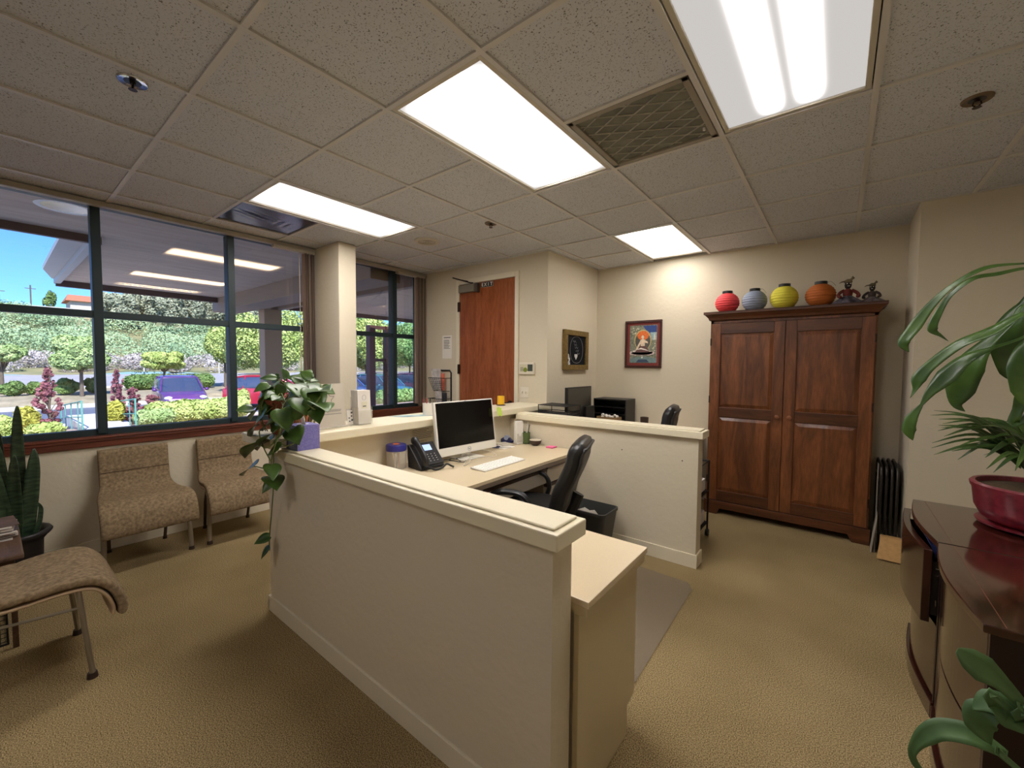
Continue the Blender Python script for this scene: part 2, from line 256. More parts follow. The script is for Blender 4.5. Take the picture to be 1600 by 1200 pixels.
GREENERY=[('maple_tree', -14, 0.497, -0.432, 1.338, 0.31), ('maple_tree', -17, 2.412, 0.288, 1.271, 0.26), ('maple_tree', -13, 2.657, -0.392, 0.471, 0.47), ('maple_tree', -14, 2.339, -0.089, 0.67, 0.28), ('street_tree', -33, 7.12, -0.058, 2.368, 1.3), ('street_tree', -27, 2.466, -0.172, 2.981, 1.17), ('street_tree', -30, -0.119, -0.224, 2.44, 0.95), ('street_tree', -24, 10.067, -1.445, 4.935, 2.28), ('street_tree', -30, 9.875, -0.041, 4.623, 1.25), ('street_tree', -28, 14.573, -2.101, 6.346, 2.44), ('street_tree', -22, 15.969, -0.865, 5.08, 1.91), ('street_tree', -27, 23.65, -0.4, 4.35, 2.77), ('street_tree', -34, 21.646, -2.151, 7.663, 3.42), ('hill_tree', -85, 12.467, 6.033, 12.843, 2.81), ('hill_tree', -88, 16.075, 6.391, 14.331, 2.79), ('hill_tree', -84, 18.36, 6.374, 13.917, 2.86), ('hill_tree', -86, 22.185, 6.705, 14.258, 2.97), ('hill_tree', -88, 26.126, 7.044, 14.445, 3.46), ('hill_tree', -84, 28.705, 7.045, 13.929, 3.57), ('hill_tree', -60, 49.364, 2.538, 10.051, 6.0), ('bush', -13.2, 0.027, -0.319, 0.225, 0.23), ('bush', -13.6, 1.845, -0.343, 0.301, 0.23), ('bush', -11.6, -0.419, -0.342, 0.153, 0.23), ('bush', -28, 2.021, -0.165, 0.584, 0.49), ('bush', -28.5, 3.065, -0.202, 0.585, 0.35), ('bush', -28.5, 0.186, -0.133, 0.448, 0.45), ('bush', -29, 1.062, -0.166, 0.375, 0.4), ('bush', -17, 6.432, -0.639, 0.346, 0.46), ('bush', -11.6, 0.256, -0.399, -0.105, 0.38)]
# ============================================================ ROOM SHELL
XW, XR, YB, YN, YD = -.30, 5.25, 4.27, -3.2, 3.12      # window wall, right wall, back wall, near wall, door wall
def quadbox(mb, a, b): mb.box(a[0], b[0], a[1], b[1], a[2], b[2])
struct(bx('floor', CARPET, XW - .2, XR + .2, YN - .2, YB + .2, -.12, 0))
# walls with real thickness
w = MB()
w.box(XW - .14, XW, YN, YD, 0, .90); w.box(XW - .14, XW, YN, YD, 2.69, 2.95)
w.box(XW - .14, XW, 1.60, 1.79, .90, 2.69); w.box(XW - .14, XW, 3.04, YD + .15, .0, 2.95); w.box(XW - .14, XW, YN - .15, -2.86, .9, 2.69)
struct(w.build('wall_left', WALL))
struct(MB().box(XW, .35, YD, YD + .14, 0, 2.95).box(1.335, 1.72, YD, YD + .14, 0, 2.95).box(.35, 1.335, YD, YD + .14, 2.52, 2.95).build('wall_door_side', WALL))
struct(bx('wall_alcove', WALL, 1.58, 1.72, YD + .14, YB, 0, 2.95))
struct(bx('wall_back', WALL, 1.58, 4.62, YB, YB + .14, 0, 2.95))
struct(MB().box(4.62, XR + .14, 3.66, YB + .14, 0, 2.95).build('wall_jog', WALL))
struct(bx('wall_right', WALL, XR, XR + .14, YN, 3.66, 0, 2.95))
struct(bx('wall_near', WALL, XW, XR + .14, YN - .14, YN, 0, 2.95))
struct(bx('wall_pillar', WALL, XW, .22, 1.60, 1.79, 0, H, bevel=.008))
# ceiling: tiles + grid
T = .61
skip = set()
for i, k in ((1, 1), (1, 2), (4, 1), (4, 2), (6, 1), (6, 2), (4, 5), (4, 6), (5, 2), (0, 1), (4, -4), (4, -3)): skip.add((i, k))
c = MB(); rim = .012
i0, i1, k0, k1 = -1, 8, -6, 6
for i in range(i0, i1 + 1):
    for k in range(k0, k1 + 1):
        if (i, k) in skip: continue
        x0, x1, y0, y1 = max(i * T, XW), min((i + 1) * T, XR), max(k * T, YN), min((k + 1) * T, YB)
        if x1 - x0 < .02 or y1 - y0 < .02: continue
        c.box(x0, x1, y0, y1, H + .002, H + .016)
struct(c.build('ceiling', TILE))
GRID = mat('grid_paint', (206, 202, 196), .5)
g = MB()
big = ((1, 1), (4, 1), (6, 1), (4, 5), (4, -4))
for i in range(i0 + 1, i1 + 1): g.box(i * T - rim, i * T + rim, YN, YB, H - .008, H + .02)
for k in range(k0 + 1, k1 + 1):
    for i in range(i0, i1 + 1):
        if (i, k - 1) in big: continue
        g.box(max(i * T, XW), min((i + 1) * T, XR), k * T - rim, k * T + rim, H - .0075, H + .019)
g.box(XW, XW + .03, YN, YD, H - .03, H + .02); g.box(XW, 1.72, YD - .02, YD, H - .006, H + .02); g.box(1.72, 1.74, YD, YB, H - .006, H + .02); g.box(1.72, 4.62, YB - .02, YB, H - .006, H + .02)
struct(g.build('trim_1', GRID))
struct(bx('ceiling_light_block', mat('light_block_grey', (90, 88, 84), .9), XW - .2, XR + .2, YN - .2, YB + .2, 2.95, 3.05))  # added slab above the tiles, never in view, blocks light from outside
# window wall head strip
struct(bx('trim_2', mat('head_trim', (168, 160, 144), .5), XW, XW + .06, YN, YD, 2.655, 2.692, bevel=.004))
# baseboards
struct(MB().box(XW, XW + .012, YN, 1.60, 0, .10).box(XW, XW + .012, 1.79, YD, 0, .10).build('baseboard_left', WHITE, bevel=.002))
struct(MB().box(XW, .35, YD - .012, YD, 0, .10).box(1.335, 1.72, YD - .012, YD, 0, .10).build('baseboard_door_side', WHITE, bevel=.002))
struct(MB().box(1.72, 4.62, YB - .012, YB, 0, .10).box(4.608, 4.62, 3.66, YB, 0, .10).box(4.608, XR, 3.648, 3.66, 0, .10).build('baseboard_back', WHITE, bevel=.002))
# ------------------------------------------------------------ windows
GLASS = bpy.data.materials.new('window_glass'); GLASS.use_nodes = True
n = GLASS.node_tree; n.nodes.clear(); mo_ = n.nodes.new('ShaderNodeOutputMaterial'); mxs = n.nodes.new('ShaderNodeMixShader'); gl = n.nodes.new('ShaderNodeBsdfGlossy'); tr = n.nodes.new('ShaderNodeBsdfTransparent'); fr = n.nodes.new('ShaderNodeFresnel')
gl.inputs['Roughness'].default_value = 0.0; gl.inputs[0].default_value = (1, .72, .44, 1); tr.inputs[0].default_value = (.86, .89, .9, 1); fr.inputs[0].default_value = 1.5
mul = n.nodes.new('ShaderNodeMath'); mul.operation = 'MULTIPLY'; mul.inputs[1].default_value = 1.25; n.links.new(fr.outputs[0], mul.inputs[0])
n.links.new(mul.outputs[0], mxs.inputs[0]); n.links.new(tr.outputs[0], mxs.inputs[1]); n.links.new(gl.outputs[0], mxs.inputs[2]); n.links.new(mxs.outputs[0], mo_.inputs[0])
def window(idx, y0, y1, mull, z0=.94, z1=2.665, zt=1.845):
    fx0, fx1 = XW - .10, XW - .035
    e = bpy.data.objects.new('window_%d' % idx, None); C.objects.link(e); e.location = (XW - .06, (y0 + y1) / 2, z0); e['kind'] = 'structure'
    o = e.location
    f = MB()
    f.box(fx0, fx1, y0, y1, z0 - .04, z0 + .012); f.box(fx0, fx1, y0, y1, z1, z1 + .03); f.box(fx0, fx1, y0 - .0, y0 + .03, z0, z1); f.box(fx0, fx1, y1 - .03, y1, z0, z1)
    for m in mull: f.box(fx0 - .02, fx1 + .02, m - .028, m + .028, z0 - .02, z1)
    ys = [y0 + .03] + list(mull) + [y1 - .03]
    f.box(fx0 + .002, fx1 + .012, y0 + .02, y1 - .02, zt - .026, zt + .026)
    f.build('window_frame', FRAMEG, e, o, bevel=.003, kind='structure')
    for a, b in zip(ys[:-1], ys[1:]):
        for za, zb in ((z0, zt - .02), (zt + .02, z1)):
            bx('window_pane', GLASS, XW - .070, XW - .068, a, b, za, zb, e, o, kind='structure')
    s = MB(); s.box(XW - .14, XW + .035, y0 - .02, y1 + .01, z0 - .055, z0 - .035); s.box(XW - .001, XW + .02, y0 - .02, y1 + .01, z0 - .12, z0 - .055); s.box(XW, XW + .028, y0 - .02, y1 + .01, z0 - .075, z0 - .055)
    s.build('window_sill', REDWOOD, e, o, bevel=.005, kind='structure')
    return e
window(1, -2.86, 1.60, [-1.87, -.97, -.065, .835])
window(2, 1.79, 3.04, [2.66])
# vertical blinds drawn into stacks
BL = mat('blind_vane', (140, 116, 96), .7, var=.08, vscale=3, stretch=(1, 40, 1)); BLP = mat('blind_vane_light', (188, 172, 148), .7)
def blinds(y0, y1, label, wand):
    e = thing('vertical_blind', label, 'window blind', (XW + .045, (y0 + y1) / 2, 2.655), group='drawn vertical blinds'); o = e.location
    bx('head_rail', mat('blind_rail', (176, 166, 146), .5), XW + .012, XW + .075, y0 - .3, y1, 2.625, 2.654, e, o, bevel=.003)
    k = int((y1 - y0) / .011)
    for i in range(k):
        y = y0 + (y1 - y0) * (i + .5) / k; a = .035 + .006 * math.sin(i * 2.3)
        m = MB(); m.sheet([[(XW + .042 - a, y - .003, z), (XW + .042, y + .003, z), (XW + .042 + a, y - .003, z)] for z in (.95, 1.8, 2.63)])
        m.build('vane', BLP if i % 5 == 4 else BL, e, o, solid=.0015)
    MB().tube([(XW + .05, wand, 2.62), (XW + .052, wand + .004, 1.05)], .004, 6).build('tilt_wand', BLP, e, o)
blinds(1.475, 1.585, 'drawn brown vertical blind stack against left side of the pillar', 1.43)
blinds(2.945, 3.085, 'drawn brown vertical blind stack in the corner beside the paper notice', 2.925)
# ------------------------------------------------------------ door
d = bpy.data.objects.new('door_1', None); C.objects.link(d); d.location = (.81, YD, 0); d['kind'] = 'structure'; o = d.location
f = MB(); f.box(.345, .398, YD - .022, YD + .06, 0, 2.535); f.box(1.288, 1.341, YD - .022, YD + .06, 0, 2.535); f.box(.398, 1.288, YD - .022, YD + .06, 2.475, 2.535)
f.build('door_frame', WHITE, d, o, bevel=.004, kind='structure')
bx('door_panel', DOORW, .40, 1.286, YD - .008, YD + .036, .01, 2.473, d, o, bevel=.002, kind='structure')
for z in (2.20, 1.42, .72): 
    MB().box(.375, .412, YD - .025, YD - .008, z - .06, z + .06).cyl((.394, YD - .028, z - .06), (.394, YD - .028, z + .06), .008).build('hinge', mat('dark_bronze', (54, 38, 28), .4, .6), d, o)
h = MB(); h.cyl((1.225, YD - .008, 1.04), (1.225, YD - .018, 1.04), .03); h.cyl((1.225, YD - .018, 1.04), (1.225, YD - .05, 1.04), .011); h.tube([(1.225, YD - .05, 1.04), (1.18, YD - .055, 1.04), (1.12, YD - .05, 1.04)], .01)
h.build('door_lever', MATS['dark_bronze'], d, o, smooth=True)
e = thing('door_closer', 'grey hydraulic door closer at top left of the wooden door', 'door closer', (.58, YD - .05, 2.41)); o = e.location
GREY = mat('closer_grey', (128, 120, 104), .45, .3)
bx('closer_body', GREY, .435, .70, YD - .072, YD - .010, 2.365, 2.455, e, o, bevel=.006)
bx('end_plate', mat('closer_end', (84, 72, 62), .5, .3), .70, .745, YD - .062, YD - .010, 2.355, 2.462, e, o, bevel=.004)
MB().tube([(.65, YD - .05, 2.466), (.37, YD - .10, 2.555), (.56, YD - .03, 2.50)], .009, 6).cyl((.65, YD - .05, 2.455), (.65, YD - .05, 2.475), .016).build('closer_arm', MATS['dark_bronze'], e, o)
e = thing('exit_sign', 'small EXIT sign stuck on top of the wooden door', 'sign', (.86, YD - .009, 2.425)); o = e.location
bx('sign_plate', mat('sign_plate', (196, 184, 160), .5), .765, .955, YD - .012, YD - .0085, 2.405, 2.465, e, o)
for k, ch in enumerate('EXIT'):
    x = .79 + k * .047; bx('letter_tile', BLACK, x - .0225, x + .0225, YD - .0135, YD - .0125, 2.407, 2.463, e, o)
    textmesh(ch, .054, PAPER, e, (x - o[0], YD - .0145 - o[1], 2.434 - o[2]), (math.pi / 2, 0, 0), 'letter')
# paper notice
def printed(mb, x0, x1, z0, z1, rows, y, seed=1, h=.4):
    r = random.Random(seed)
    for i in range(rows):
        z = z1 - (z1 - z0) * (i + .5) / rows; hh = (z1 - z0) / rows * h / 2; mb.box(x0, x0 + (x1 - x0) * r.uniform(.75, 1), y - .0006, y, z - hh, z + hh)
e = thing('paper_notice', 'white printed paper notice on the wall left of the door', 'notice', (.15, YD, 1.68)); o = e.location
bx('sheet', PAPER, .072, .246, YD - .003, YD - .001, 1.555, 1.855, e, o)
m = MB(); printed(m, .10, .22, 1.68, 1.80, 11, YD - .003, 3); m.box(.10, .225, YD - .0036, YD - .003, 1.822, 1.832); m.build('printed_text', INK, e, o)
# wire magazine rack with papers
e = thing('magazine_rack', 'black wire wall rack holding leaflets left of the door', 'rack', (.10, YD, 1.2)); o = e.location
m = MB(); 
m.tube([(-.02, YD - .01, .88), (-.02, YD - .012, 1.36), (.0, YD - .012, 1.40), (.22, YD - .012, 1.40), (.245, YD - .012, 1.37), (.245, YD - .01, .88)], .010, 6)
for zt, zb in ((1.30, 1.13), (1.03, .88)):
    f0, f1 = YD - .13, YD - .075
    m.tube([(-.04, YD - .012, zt), (-.06, f0, zt), (.22, f0, zt), (.245, YD - .012, zt)], .005, 6)
    m.tube([(-.02, YD - .012, zb), (-.02, f1, zb), (.19, f1, zb), (.22, YD - .012, zb)], .004, 6)
    for i in range(8):
        x = -.06 + .28 * i / 7; x2 = -.02 + .21 * i / 7; m.tube([(x, f0, zt), (x2, f1, zb)], .0022, 4)
    for j in range(1, 7):
        a = j / 7; m.tube([(-.06 + .04 * a, f0 + (f1 - f0) * a, zt + (zb - zt) * a), (.22 - .03 * a, f0 + (f1 - f0) * a, zt + (zb - zt) * a)], .0018, 4)
m.build('wire_frame', BLACKM, e, o)
for nm, x0, x1, z0, z1, y, cc, lb, tilt in (('magazine', -.05, .12, 1.14, 1.42, YD - .07, (206, 200, 196), 'grey and white brochure in the top pocket of the wire rack', .02), ('magazine', .08, .17, 1.14, 1.36, YD - .055, (220, 120, 96), 'coral pink leaflet in the top pocket of the wire rack', .01),
                                            ('magazine', .02, .13, .90, 1.13, YD - .07, (196, 190, 186), 'pale leaflet in the lower pocket of the wire rack', .01), ('magazine', .10, .21, .90, 1.11, YD - .055, (48, 50, 56), 'dark leaflet in the lower pocket of the wire rack', .01)):
    q = MB(); q.prism([(x0, y, z0), (x1, y, z0), (x1 + .01, y - tilt, z1), (x0, y - tilt, z1)], (0, .004, 0))
    ob = q.build('magazine', mat('leaflet_%d' % cc[0], cc, .5, var=.25, vscale=18), None, ((x0 + x1) / 2, y, z0)); tag(ob, lb, 'magazine', 'leaflets in the wire rack')
# alarm keypad, switches
e = thing('wall_keypad', 'white wall control panel with small green and grey display right of door', 'control panel', (1.46, YD, 1.44)); o = e.location
bx('housing', mat('ivory_plastic', (222, 214, 196), .45), 1.355, 1.565, YD - .03, YD - .001, 1.375, 1.505, e, o, bevel=.008)
bx('display', mat('lcd_grey', (70, 76, 70), .3), 1.485, 1.55, YD - .033, YD - .029, 1.41, 1.485, e, o)
bx('label_panel', mat('label_pale', (206, 200, 168), .5), 1.375, 1.475, YD - .032, YD - .029, 1.40, 1.485, e, o)
MB().cyl((1.455, YD - .036, 1.425), (1.455, YD - .029, 1.425), .026, n=20).build('round_badge', mat('badge_green', (126, 138, 42), .5), e, o)
m = MB(); printed(m, 1.385, 1.43, 1.41, 1.455, 4, YD - .032, 5); m.build('printed_text', INK, e, o)
e = thing('light_switch', 'double cream light switch plate below the wall control panel', 'light switch', (1.425, YD, 1.17)); o = e.location
bx('cover_plate', MATS['ivory_plastic'], 1.368, 1.482, YD - .008, YD - .001, 1.11, 1.23, e, o, bevel=.003)
for x in (1.402, 1.448): bx('toggle', mat('toggle', (200, 190, 168), .4), x - .006, x + .006, YD - .022, YD - .008, 1.158, 1.182, e, o, bevel=.002)
# framed pictures
def framed(name, label, P0, ux, w, h, m, mm, depth, fw_, matm, matw, inner):
    """P0 lower-left corner on wall, ux unit vector along width, facing normal nrm"""
    u = Vector(ux); nrm = u.cross(Vector((0, 0, 1))); P0 = Vector(P0)
    e = thing(name, label, 'picture', tuple(P0 + u * w / 2)); o = e.location
    def bq(mb, a0, a1, z0, z1, d0, d1):
        pts = [P0 + u * a0 + Vector((0, 0, z0)) + nrm * d0, P0 + u * a1 + Vector((0, 0, z0)) + nrm * d0, P0 + u * a1 + Vector((0, 0, z1)) + nrm * d0, P0 + u * a0 + Vector((0, 0, z1)) + nrm * d0]
        mb.prism(pts, nrm * (d1 - d0)); return mb
    q = MB()
    for a0, a1, z0, z1 in ((0, w, 0, fw_), (0, w, h - fw_, h), (0, fw_, fw_, h - fw_), (w - fw_, w, fw_, h - fw_)): bq(q, a0, a1, z0, z1, .002, depth)
    q.build('frame', m, e, o, bevel=.004)
    if matm: bq(MB(), fw_, w - fw_, fw_, h - fw_, .003, depth * .5).build('mat_board', matm, e, o)
    a = fw_ + matw
    bq(MB(), a, w - a, a, h - a, depth * .3, depth * .5 + .002).build('picture', inner, e, o)
    def pt(a_, z_, d_=depth * .5 + .003): return P0 + u * a_ + Vector((0, 0, z_)) + nrm * d_
    return e, o, pt, nrm
GOLDF = mat('antique_gold_frame', (126, 104, 56), .45, .35, var=.25, vscale=40)
CHALK = mat('chalkboard', (26, 27, 30), .9, var=.15, vscale=20, spec=.15)
e, o, pt, nrm = framed('framed_chalkboard', 'small chalkboard with white heart in antique gold frame on alcove wall', (1.72, 3.425, 1.425), (0, 1, 0), .55, .46, GOLDF, None, .045, .06, None, 0, CHALK)
CH = mat('chalk_white', (206, 206, 204), .8); CHD = mat('chalk_faint', (120, 120, 124), .8)
m = MB()
def ringpt(a): 
    return pt(.285 + .15 * math.copysign(abs(math.cos(a)) ** .8, math.cos(a)), .235 + .155 * math.sin(a))
m.tube([ringpt(2 * math.pi * i / 40) for i in range(41)], .0028, 4, caps=False)
r = random.Random(4)
for k in range(5):
    a, z = .235 + .02 * k, .33 - .035 * k
    m.tube([pt(a - .03 + .012 * j, z + .014 * math.sin(j * 1.9 + k)) for j in range(7)], .0022, 4)
m.build('chalk_writing', CHD, e, o)
m = MB(); hp = [(0, -.045), (-.032, -.008), (-.034, .012), (-.022, .022), (-.008, .018), (0, .008), (.008, .018), (.022, .022), (.034, .012), (.032, -.008)]
m.prism([pt(.27 + a, .165 + z) for a, z in hp], nrm * .002)
m.build('chalk_heart', CH, e, o)
m = MB()
for a, z, q in ((.10, .15, .03), (.12, .12, .026), (.105, .09, .024), (.125, .07, .022), (.10, .055, .02), (.095, .17, .018)):
    m.prism([pt(a + q * math.cos(t * 1.2566) * (.9 if t % 2 else .5), z + q * math.sin(t * 1.2566)) for t in range(5)], nrm * .002)
m.build('chalk_flowers', CH, e, o)
DKRED = mat('dark_cherry_frame', (62, 26, 20), .3, coat=.3); MATR = mat('maroon_mat', (128, 52, 46), .7)
e, o, pt, nrm = framed('framed_religious_print', 'print of a seated deity on a lotus in dark cherry frame on back wall', (2.117, YB, 1.455), (1, 0, 0), .445, .565, DKRED, MATR, .03, .028, MATR, .03, mat('print_foliage', (92, 104, 86), .6, rgb2=(150, 148, 128), vscale=45))
def disc(mb, a, z, ra, rz, k=0, n=24, half=False):
    lo, hi = (0, math.pi) if half else (0, 2 * math.pi)
    N = n if not half else n // 2 + 1
    mb.prism([pt(a + ra * math.cos(lo + (hi - lo) * i / (n if not half else n // 2)), z + rz * math.sin(lo + (hi - lo) * i / (n if not half else n // 2)), .019 + k * .0006) for i in range(N)], nrm * .0005)
def art(name, rgb, k, shapes):
    mb = MB()
    for sh in shapes:
        if sh[0] == 'p': mb.prism([pt(a, z, .019 + k * .0006) for a, z in sh[1]], nrm * .0005)
        else: disc(mb, *sh[1], k=k)
    mb.build(name, mat('print_' + name, rgb, .6, var=.15, vscale=60), e, o)
art('sky', (44, 70, 130), 1, [('p', [(.22, .50), (.385, .50), (.385, .40), (.33, .40), (.27, .43)])])
art('pale_sky', (150, 176, 186), 2, [('p', [(.31, .42), (.385, .42), (.385, .33), (.33, .33)])])
art('pool', (112, 134, 134), 2, [('p', [(.062, .062), (.385, .062), (.385, .11), (.28, .13), (.16, .13), (.062, .11)])])
art('halo', (196, 176, 120), 3, [('d', (.22, .33, .105, .125))])
art('aura', (84, 84, 76), 4, [('d', (.22, .32, .092, .112))])
art('sun_disc', (226, 112, 48), 5, [('d', (.222, .385, .07, .055))])
art('lotus', (212, 196, 188), 5, [('d', (.21 + .026 * k, .165 + .012 * abs(math.sin(k)), .02, .02)) for k in range(-5, 6)] + [('d', (.215, .18, .13, .028))])
art('rock', (52, 68, 92), 5, [('p', [(.14, .065), (.30, .065), (.27, .10), (.17, .10)])])
art('robe', (104, 72, 66), 6, [('p', [(.125, .185), (.305, .185), (.28, .235), (.245, .27), (.19, .27), (.155, .235)])])
art('figure', (226, 206, 178), 7, [('d', (.22, .365, .017, .022)), ('p', [(.197, .26), (.245, .26), (.25, .33), (.23, .345), (.212, .345), (.193, .33)]), ('p', [(.193, .33), (.2, .30), (.16, .22), (.13, .20), (.145, .24)]), ('p', [(.25, .33), (.245, .30), (.285, .29), (.28, .31)])])
art('garment_folds', (230, 222, 214), 8, [('p', [(.14, .215), (.2, .24), (.25, .225), (.3, .2), (.25, .21), (.2, .222)]), ('d', (.12, .20, .018, .01)), ('d', (.215, .125, .01, .012))])
art('blossoms', (214, 208, 180), 3, [('d', (.08 + .1 * r.random(), .40 + .08 * r.random(), .008, .005)) for _ in range(16)] + [('d', (.33 + .04 * r.random(), .2 + .1 * r.random(), .006, .006)) for _ in range(8)] + [('p', [(.345, .33), (.375, .33), (.36, .42)])])
# ------------------------------------------------------------ ceiling items
def lampmat(name, base, peak, width=.075, endf=.36):
    m = bpy.data.materials.new(name); m.use_nodes = True; n = m.node_tree; n.nodes.clear()
    out = n.nodes.new('ShaderNodeOutputMaterial'); em = n.nodes.new('ShaderNodeEmission'); n.links.new(em.outputs[0], out.inputs[0])
    tc = n.nodes.new('ShaderNodeTexCoord'); sx = n.nodes.new('ShaderNodeSeparateXYZ'); n.links.new(tc.outputs['Generated'], sx.inputs[0])
    def M(op, a, b=None, c_=None):
        q = n.nodes.new('ShaderNodeMath'); q.operation = op
        for i, v in enumerate((a, b, c_)):
            if v is None: continue
            if isinstance(v, (int, float)): q.inputs[i].default_value = v
            else: n.links.new(v, q.inputs[i])
        return q.outputs[0]
    def gauss(src, cen, wd): dd = M('SUBTRACT', src, cen); return M('POWER', 2.71828, M('MULTIPLY', M('MULTIPLY', dd, dd), -1 / (2 * wd * wd)))
    tubes = M('ADD', gauss(sx.outputs[0], .36, width), gauss(sx.outputs[0], .64, width))
    dy = M('ABSOLUTE', M('SUBTRACT', sx.outputs[1], .5))
    mr = n.nodes.new('ShaderNodeMapRange'); mr.interpolation_type = 'SMOOTHSTEP'; mr.inputs[1].default_value = .5; mr.inputs[2].default_value = endf; mr.inputs[3].default_value = 0; mr.inputs[4].default_value = 1; n.links.new(dy, mr.inputs[0])
    s = M('ADD', M('MULTIPLY', M('MULTIPLY', tubes, mr.outputs[0]), peak), base)
    n.links.new(s, em.inputs[1]); em.inputs[0].default_value = (1.0, .95, .91, 1); return m
LM1 = lampmat('troffer_lens_bright', LAMP * .05, LAMP * 2.0, .115, .45); LM0 = lampmat('added_lens_dim', LAMP * .1, LAMP * .9, .13); LM3 = lampmat('troffer_lens_far', LAMP * .09, LAMP * 1.0, .12, .42)
LM2 = lampmat('troffer_lens', LAMP * .042, LAMP * 3.0, .037)
HOUS = mat('troffer_housing', (196, 188, 170), .5)
def troffer(x0, y0, label, lm, y1=None):
    x1, y1 = x0 + T, y1 or y0 + 2 * T
    e = thing('ceiling_light', label, 'ceiling light', ((x0 + x1) / 2, (y0 + y1) / 2, H), group='recessed fluorescent ceiling lights'); o = e.location
    g = .016; m = MB(); m.box(x0 + g, x0 + g + .022, y0 + g, y1 - g, H - .004, H + .07); m.box(x1 - g - .022, x1 - g, y0 + g, y1 - g, H - .004, H + .07); m.box(x0 + g + .022, x1 - g - .022, y0 + g, y0 + g + .022, H - .004, H + .07); m.box(x0 + g + .022, x1 - g - .022, y1 - g - .022, y1 - g, H - .004, H + .07); m.box(x0 + g, x1 - g, y0 + g, y1 - g, H + .07, H + .08)
    m.build('housing', HOUS, e, o, bevel=.002)
    bx('diffuser', lm, x0 + g + .022, x1 - g - .022, y0 + g + .022, y1 - g - .022, H + .006, H + .010, e, o)
troffer(.61, .61, 'lit rectangular ceiling light nearest the windows', LM1)
troffer(2.44, .61, 'lit rectangular ceiling light over the reception desk left of the air grille', LM1)
troffer(3.66, .61, 'largest lit ceiling light right of the air grille, showing two tubes', LM2)
troffer(2.44, 3.05, 'lit ceiling light farthest from camera, in front of the framed print', LM3, y1=4.18)
troffer(2.44, -2.44, 'added ceiling light behind the camera, out of view, brightening the front half wall', LM0)  # added fixture out of view, brightens the front half wall
# return-air grille
e = thing('air_grille', 'dark square return air grille with diamond patterned filter in ceiling', 'air vent', (3.355, 1.525, H)); o = e.location
GF = mat('grille_frame', (150, 142, 126), .5, .2)
x0, x1, y0, y1 = 3.066, 3.644, 1.236, 1.814
m = MB(); m.box(x0, x0 + .03, y0, y1, H - .008, H + .03); m.box(x1 - .03, x1, y0, y1, H - .008, H + .03); m.box(x0, x1, y0, y0 + .03, H - .008, H + .03); m.box(x0, x1, y1 - .03, y1, H - .008, H + .03); m.build('frame', GF, e, o, bevel=.003)
bx('filter_pad', mat('filter_pad', (104, 104, 92), .9, rgb2=(134, 132, 118), vscale=7), x0 + .02, x1 - .02, y0 + .02, y1 - .02, H + .006, H + .012, e, o)
m = MB(); q = .52
def clipdiag(m, c_, sgn):
    xa, xb = x0 + .03, x1 - .03; pts = []
    for i in range(61):
        x = xa + (xb - xa) * i / 60; y = c_ + sgn * (x - xa) * .55
        if y0 + .03 < y < y1 - .03: pts.append((x, y, H + .004))
    if len(pts) > 2: m.tube([pts[0], pts[-1]], .0045, 4)
for k in range(-4, 10): clipdiag(m, y0 + k * .085, 1); clipdiag(m, y0 + k * .085 + .03, -1)
m.build('diamond_mesh', mat('diamond_mesh', (158, 154, 138), .6), e, o)
MB().cyl((3.60, 1.70, H - .012), (3.60, 1.70, H), .007).build('latch', PAPER, e, o)
# dark film panel
e = thing('ceiling_panel', 'dark glossy wrinkled panel in ceiling beside the window end light', 'ceiling panel', (.305, .915, H)); o = e.location
rows = []
for i in range(33):
    rr = []
    for j in range(33):
        u_, v_ = i / 32, j / 32; rr.append((.012 + .586 * u_, .622 + .586 * v_, H + .004 + .007 * math.exp(-((u_ - .55) ** 2 * 60 + (v_ - .35 - .1 * math.sin(u_ * 30)) ** 2 * 25)) * math.sin(u_ * 55 + v_ * 20) + .005 * math.exp(-((u_ - .45) ** 2 * 80 + (v_ - .68) ** 2 * 60)) * math.sin(v_ * 60)))
    rows.append(rr)
MB().sheet(rows).build('film_sheet', mat('dark_film', (58, 52, 58), .22, spec=.6), e, o, smooth='all', solid=.002)
# sprinklers and speaker
def sprinkler(x, y, label, m_, open_=False):
    e = thing('sprinkler_head', label, 'sprinkler', (x, y, H), group='ceiling sprinkler heads')
    MB().lathe([(.0001, .004), (.024, .004), (.026, -.003), (.050, -.007), (.054, -.002), (.054, .004)], n=28).build('escutcheon', m_, e, smooth=True)
    q = MB(); q.cyl((0, 0, -.002), (0, 0, -.014), .011); q.tube([(-.011, 0, -.012), (-.014, 0, -.024), (0, 0, -.036), (.014, 0, -.024), (.011, 0, -.012)], .003, 6); q.cyl((0, 0, -.036), (0, 0, -.0375), .016)
    q.build('deflector', MATS['dark_bronze'], e)
    MB().cyl((0, 0, -.002), (0, 0, -.0042), .030, n=24).build('socket', BLACK, e)
sprinkler(1.726, -.182, 'chrome ringed sprinkler head in ceiling at upper left', CHROME)
sprinkler(4.636, 2.206, 'dull bronze sprinkler head in ceiling at upper right', mat('bronze_ring', (120, 100, 76), .4, .7))
sprinkler(1.779, 2.125, 'small dark sprinkler head in ceiling in front of the door', MATS['bronze_ring'])
e = thing('ceiling_speaker', 'round off-white speaker grille in ceiling near the pillar', 'speaker', (.925, 2.137, H))
MB().lathe([(.0001, -.004), (.085, -.005), (.088, -.012), (.118, -.012), (.125, -.004), (.125, .002)], n=40).build('ring', mat('speaker_white', (196, 188, 172), .5), e, smooth=True)
m = MB()
for r_ in (.02, .04, .06, .078): m.tube([(r_ * math.cos(a * math.pi / 16), r_ * math.sin(a * math.pi / 16), -.006) for a in range(33)], .002, 4, caps=False)
m.build('grille', mat('speaker_grille', (150, 144, 130), .6), e)
